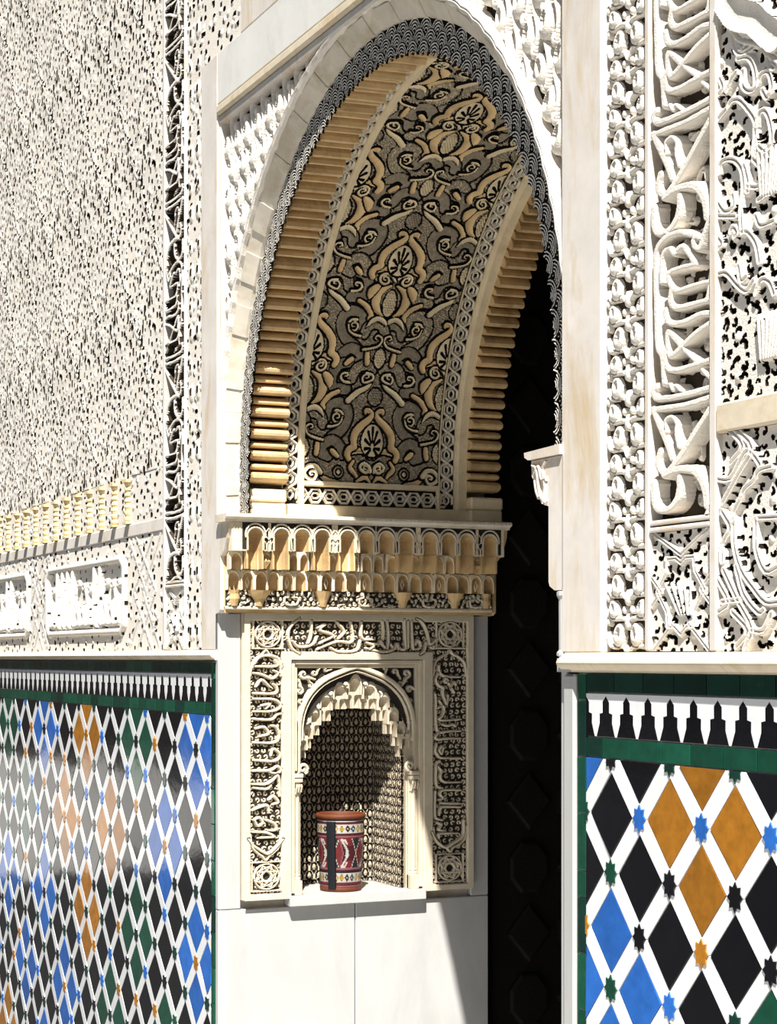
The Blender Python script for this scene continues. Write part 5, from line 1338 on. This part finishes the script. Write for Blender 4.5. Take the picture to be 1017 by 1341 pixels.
props(b.build('niche_sill', M['marble'], None, (-1.25, .49, -.833)), 'white marble sill slab of the niche, under the patterned tumbler', 'slab')

# ------------------------------------------------------------------ the tumbler
CX, CY, ZB, ZT = -1.200, .460, -.797, -.532
cup = empty('tumbler', (CX, CY, ZB), 'red patterned cylindrical tumbler with orange rim and black strap, standing in the niche', 'cup')
PHI = math.atan2(-2.04432 - CY, 4.74575 - CX)
rad = lambda t: .0690 + .0105 * min(1, t * 1.4) + .0015 * t
nT, nZ = 144, 110
CM = ['c_red', 'c_maroon', 'c_white', 'c_dark', 'c_teal', 'c_yellow', 'c_rim', 'c_pink']
for n_, c_ in (('c_red', (.105, .010, .011)), ('c_maroon', (.040, .006, .010)), ('c_white', (.36, .33, .30)), ('c_dark', (.007, .005, .006)), ('c_teal', (.006, .028, .042)), ('c_yellow', (.25, .16, .022)), ('c_rim', (.115, .030, .010)), ('c_pink', (.17, .065, .075)), ('c_strap', (.004, .005, .007))):
    M[n_] = mat('cup_' + n_[2:], c_, .6, 60., .15, 500., .18, .3)
def seg(px_, py_, ax, ay, bx, by):
    d = (bx - ax) ** 2 + (by - ay) ** 2; t = max(0, min(1, ((px_ - ax) * (bx - ax) + (py_ - ay) * (by - ay)) / d)); return math.hypot(px_ - ax - t * (bx - ax), py_ - ay - t * (by - ay))
def cup_col(a, y):
    """a: degrees around from the face turned to the court, y: 0 top .. 1 foot of the painted side"""
    if y < .022: return 'c_dark'
    if y < .036: return 'c_white'
    if y < .060: return 'c_maroon'
    if y < .072: return 'c_pink'
    for (t, e) in ((.072, .190), (.738, .866)):
        if t <= y < e:
            q = (a + 4.4) % 14.6 / 14.6 - .5; v = (y - (t + e) / 2) / (e - t)
            i = int((a + 4.4) // 14.6) % 4
            dd = abs(q) + abs(v) * 1.05
            if dd < .15: return 'c_white' if i != 0 else 'c_yellow'
            if dd < .47: return ('c_yellow', 'c_dark', 'c_teal', 'c_yellow')[i] if i in (0, 3) and abs(v) < .3 else ('c_dark' if i != 2 else 'c_teal')
            return 'c_white'
    if y < .225: return 'c_maroon'
    if y < .248: return 'c_pink'
    if y < .268: return 'c_red'
    if .268 <= y < .665:
        v = (y - .466) / .40 * 2; p = (a - 12.4 + 29) % 58 - 29
        x = p / 24.
        if min(seg(x, v, -.42, -.92, .30, -.10), seg(x, v, -.42, .92, .30, .10), seg(x, v, .30, -.10, .05, .15), seg(x, v, .30, .10, .05, -.15)) < .085: return 'c_white'
        if min(seg(x, v, -.42, -.92, -.05, -.90), seg(x, v, -.05, -.90, .14, -.66), seg(x, v, -.42, .92, -.05, .90), seg(x, v, -.05, .90, .14, .66)) < .075: return 'c_white'
        if abs(x + .62 - .38 * (1 - abs(v))) < .05: return 'c_pink'
        if abs(x + .48 - .38 * (1 - abs(v))) < .06: return 'c_dark'
        e = abs(((p + 58 - 29) % 58) - 29) / 11.
        e = abs(abs(p) - 29) / 13.
        if e < abs(v) - .12: return 'c_teal' if (int(v * 9) + int(e * 7)) % 3 == 0 else 'c_dark'
        if e < abs(v) + .02: return 'c_white'
        return 'c_red' if (abs(v) > .5 or x < -.2) else 'c_maroon'
    if y < .692: return 'c_pink'
    if y < .712: return 'c_maroon'
    if y < .738: return 'c_dark'
    if y < .905: return 'c_red' if y < .89 else 'c_maroon'
    if y < .925: return 'c_pink'
    return 'c_rim'
V_, F_, mi2 = [], [], []
for j in range(nZ + 1):
    t = j / nZ; r = rad(t)
    for i in range(nT):
        a = 2 * math.pi * i / nT; V_.append((CX + r * math.cos(a), CY + r * math.sin(a), ZB + t * (ZT - ZB - .016)))
for j in range(nZ):
    for i in range(nT):
        F_.append([j * nT + i, j * nT + (i + 1) % nT, (j + 1) * nT + (i + 1) % nT, (j + 1) * nT + i])
        a = math.degrees((2 * math.pi * (i + .5) / nT - PHI + math.pi) % (2 * math.pi) - math.pi)
        mi2.append(CM.index(cup_col(a, 1 - (j + .5) / nZ)))
cbody = mk('cup_body', V_, np.array(F_), None, cup, mats=[M[c_] for c_ in CM], mi=mi2)
b = MB(); r1 = rad(1)
b.lathe([(r1 - .006, ZT - .060), (r1 - .006, ZT - .004), (r1 - .003, ZT), (r1 + .003, ZT), (r1 + .0065, ZT - .006), (r1 + .0055, ZT - .014), (r1, ZT - .018)], CX, CY, 48); b.lathe([(0, ZT - .058), (r1 - .006, ZT - .060)], CX, CY, 48)
b.build('rim', M['c_rim'], cup, smooth=True)
b = MB(); b.lathe([(0, ZB), (.066, ZB), (.0708, ZB + .004), (.0718, ZB + .010), (.0702, ZB + .014)], CX, CY, 40); b.build('foot', M['c_rim'], cup, smooth=True)
G = []
for j in range(14):
    t = .045 + .925 * j / 13; r = rad(t) + .0045; row = []
    for i in range(9):
        a = PHI + math.radians(-38 + 27 * i / 8); rr = r if 0 < i < 8 else r - .006
        row.append((CX + rr * math.cos(a), CY + rr * math.sin(a), ZB + t * (ZT - ZB - .016)))
    G.append(row)
b = MB(); b.grid(np.array(G)[:, ::1]); b.build('black_strap', M['c_strap'], cbody)
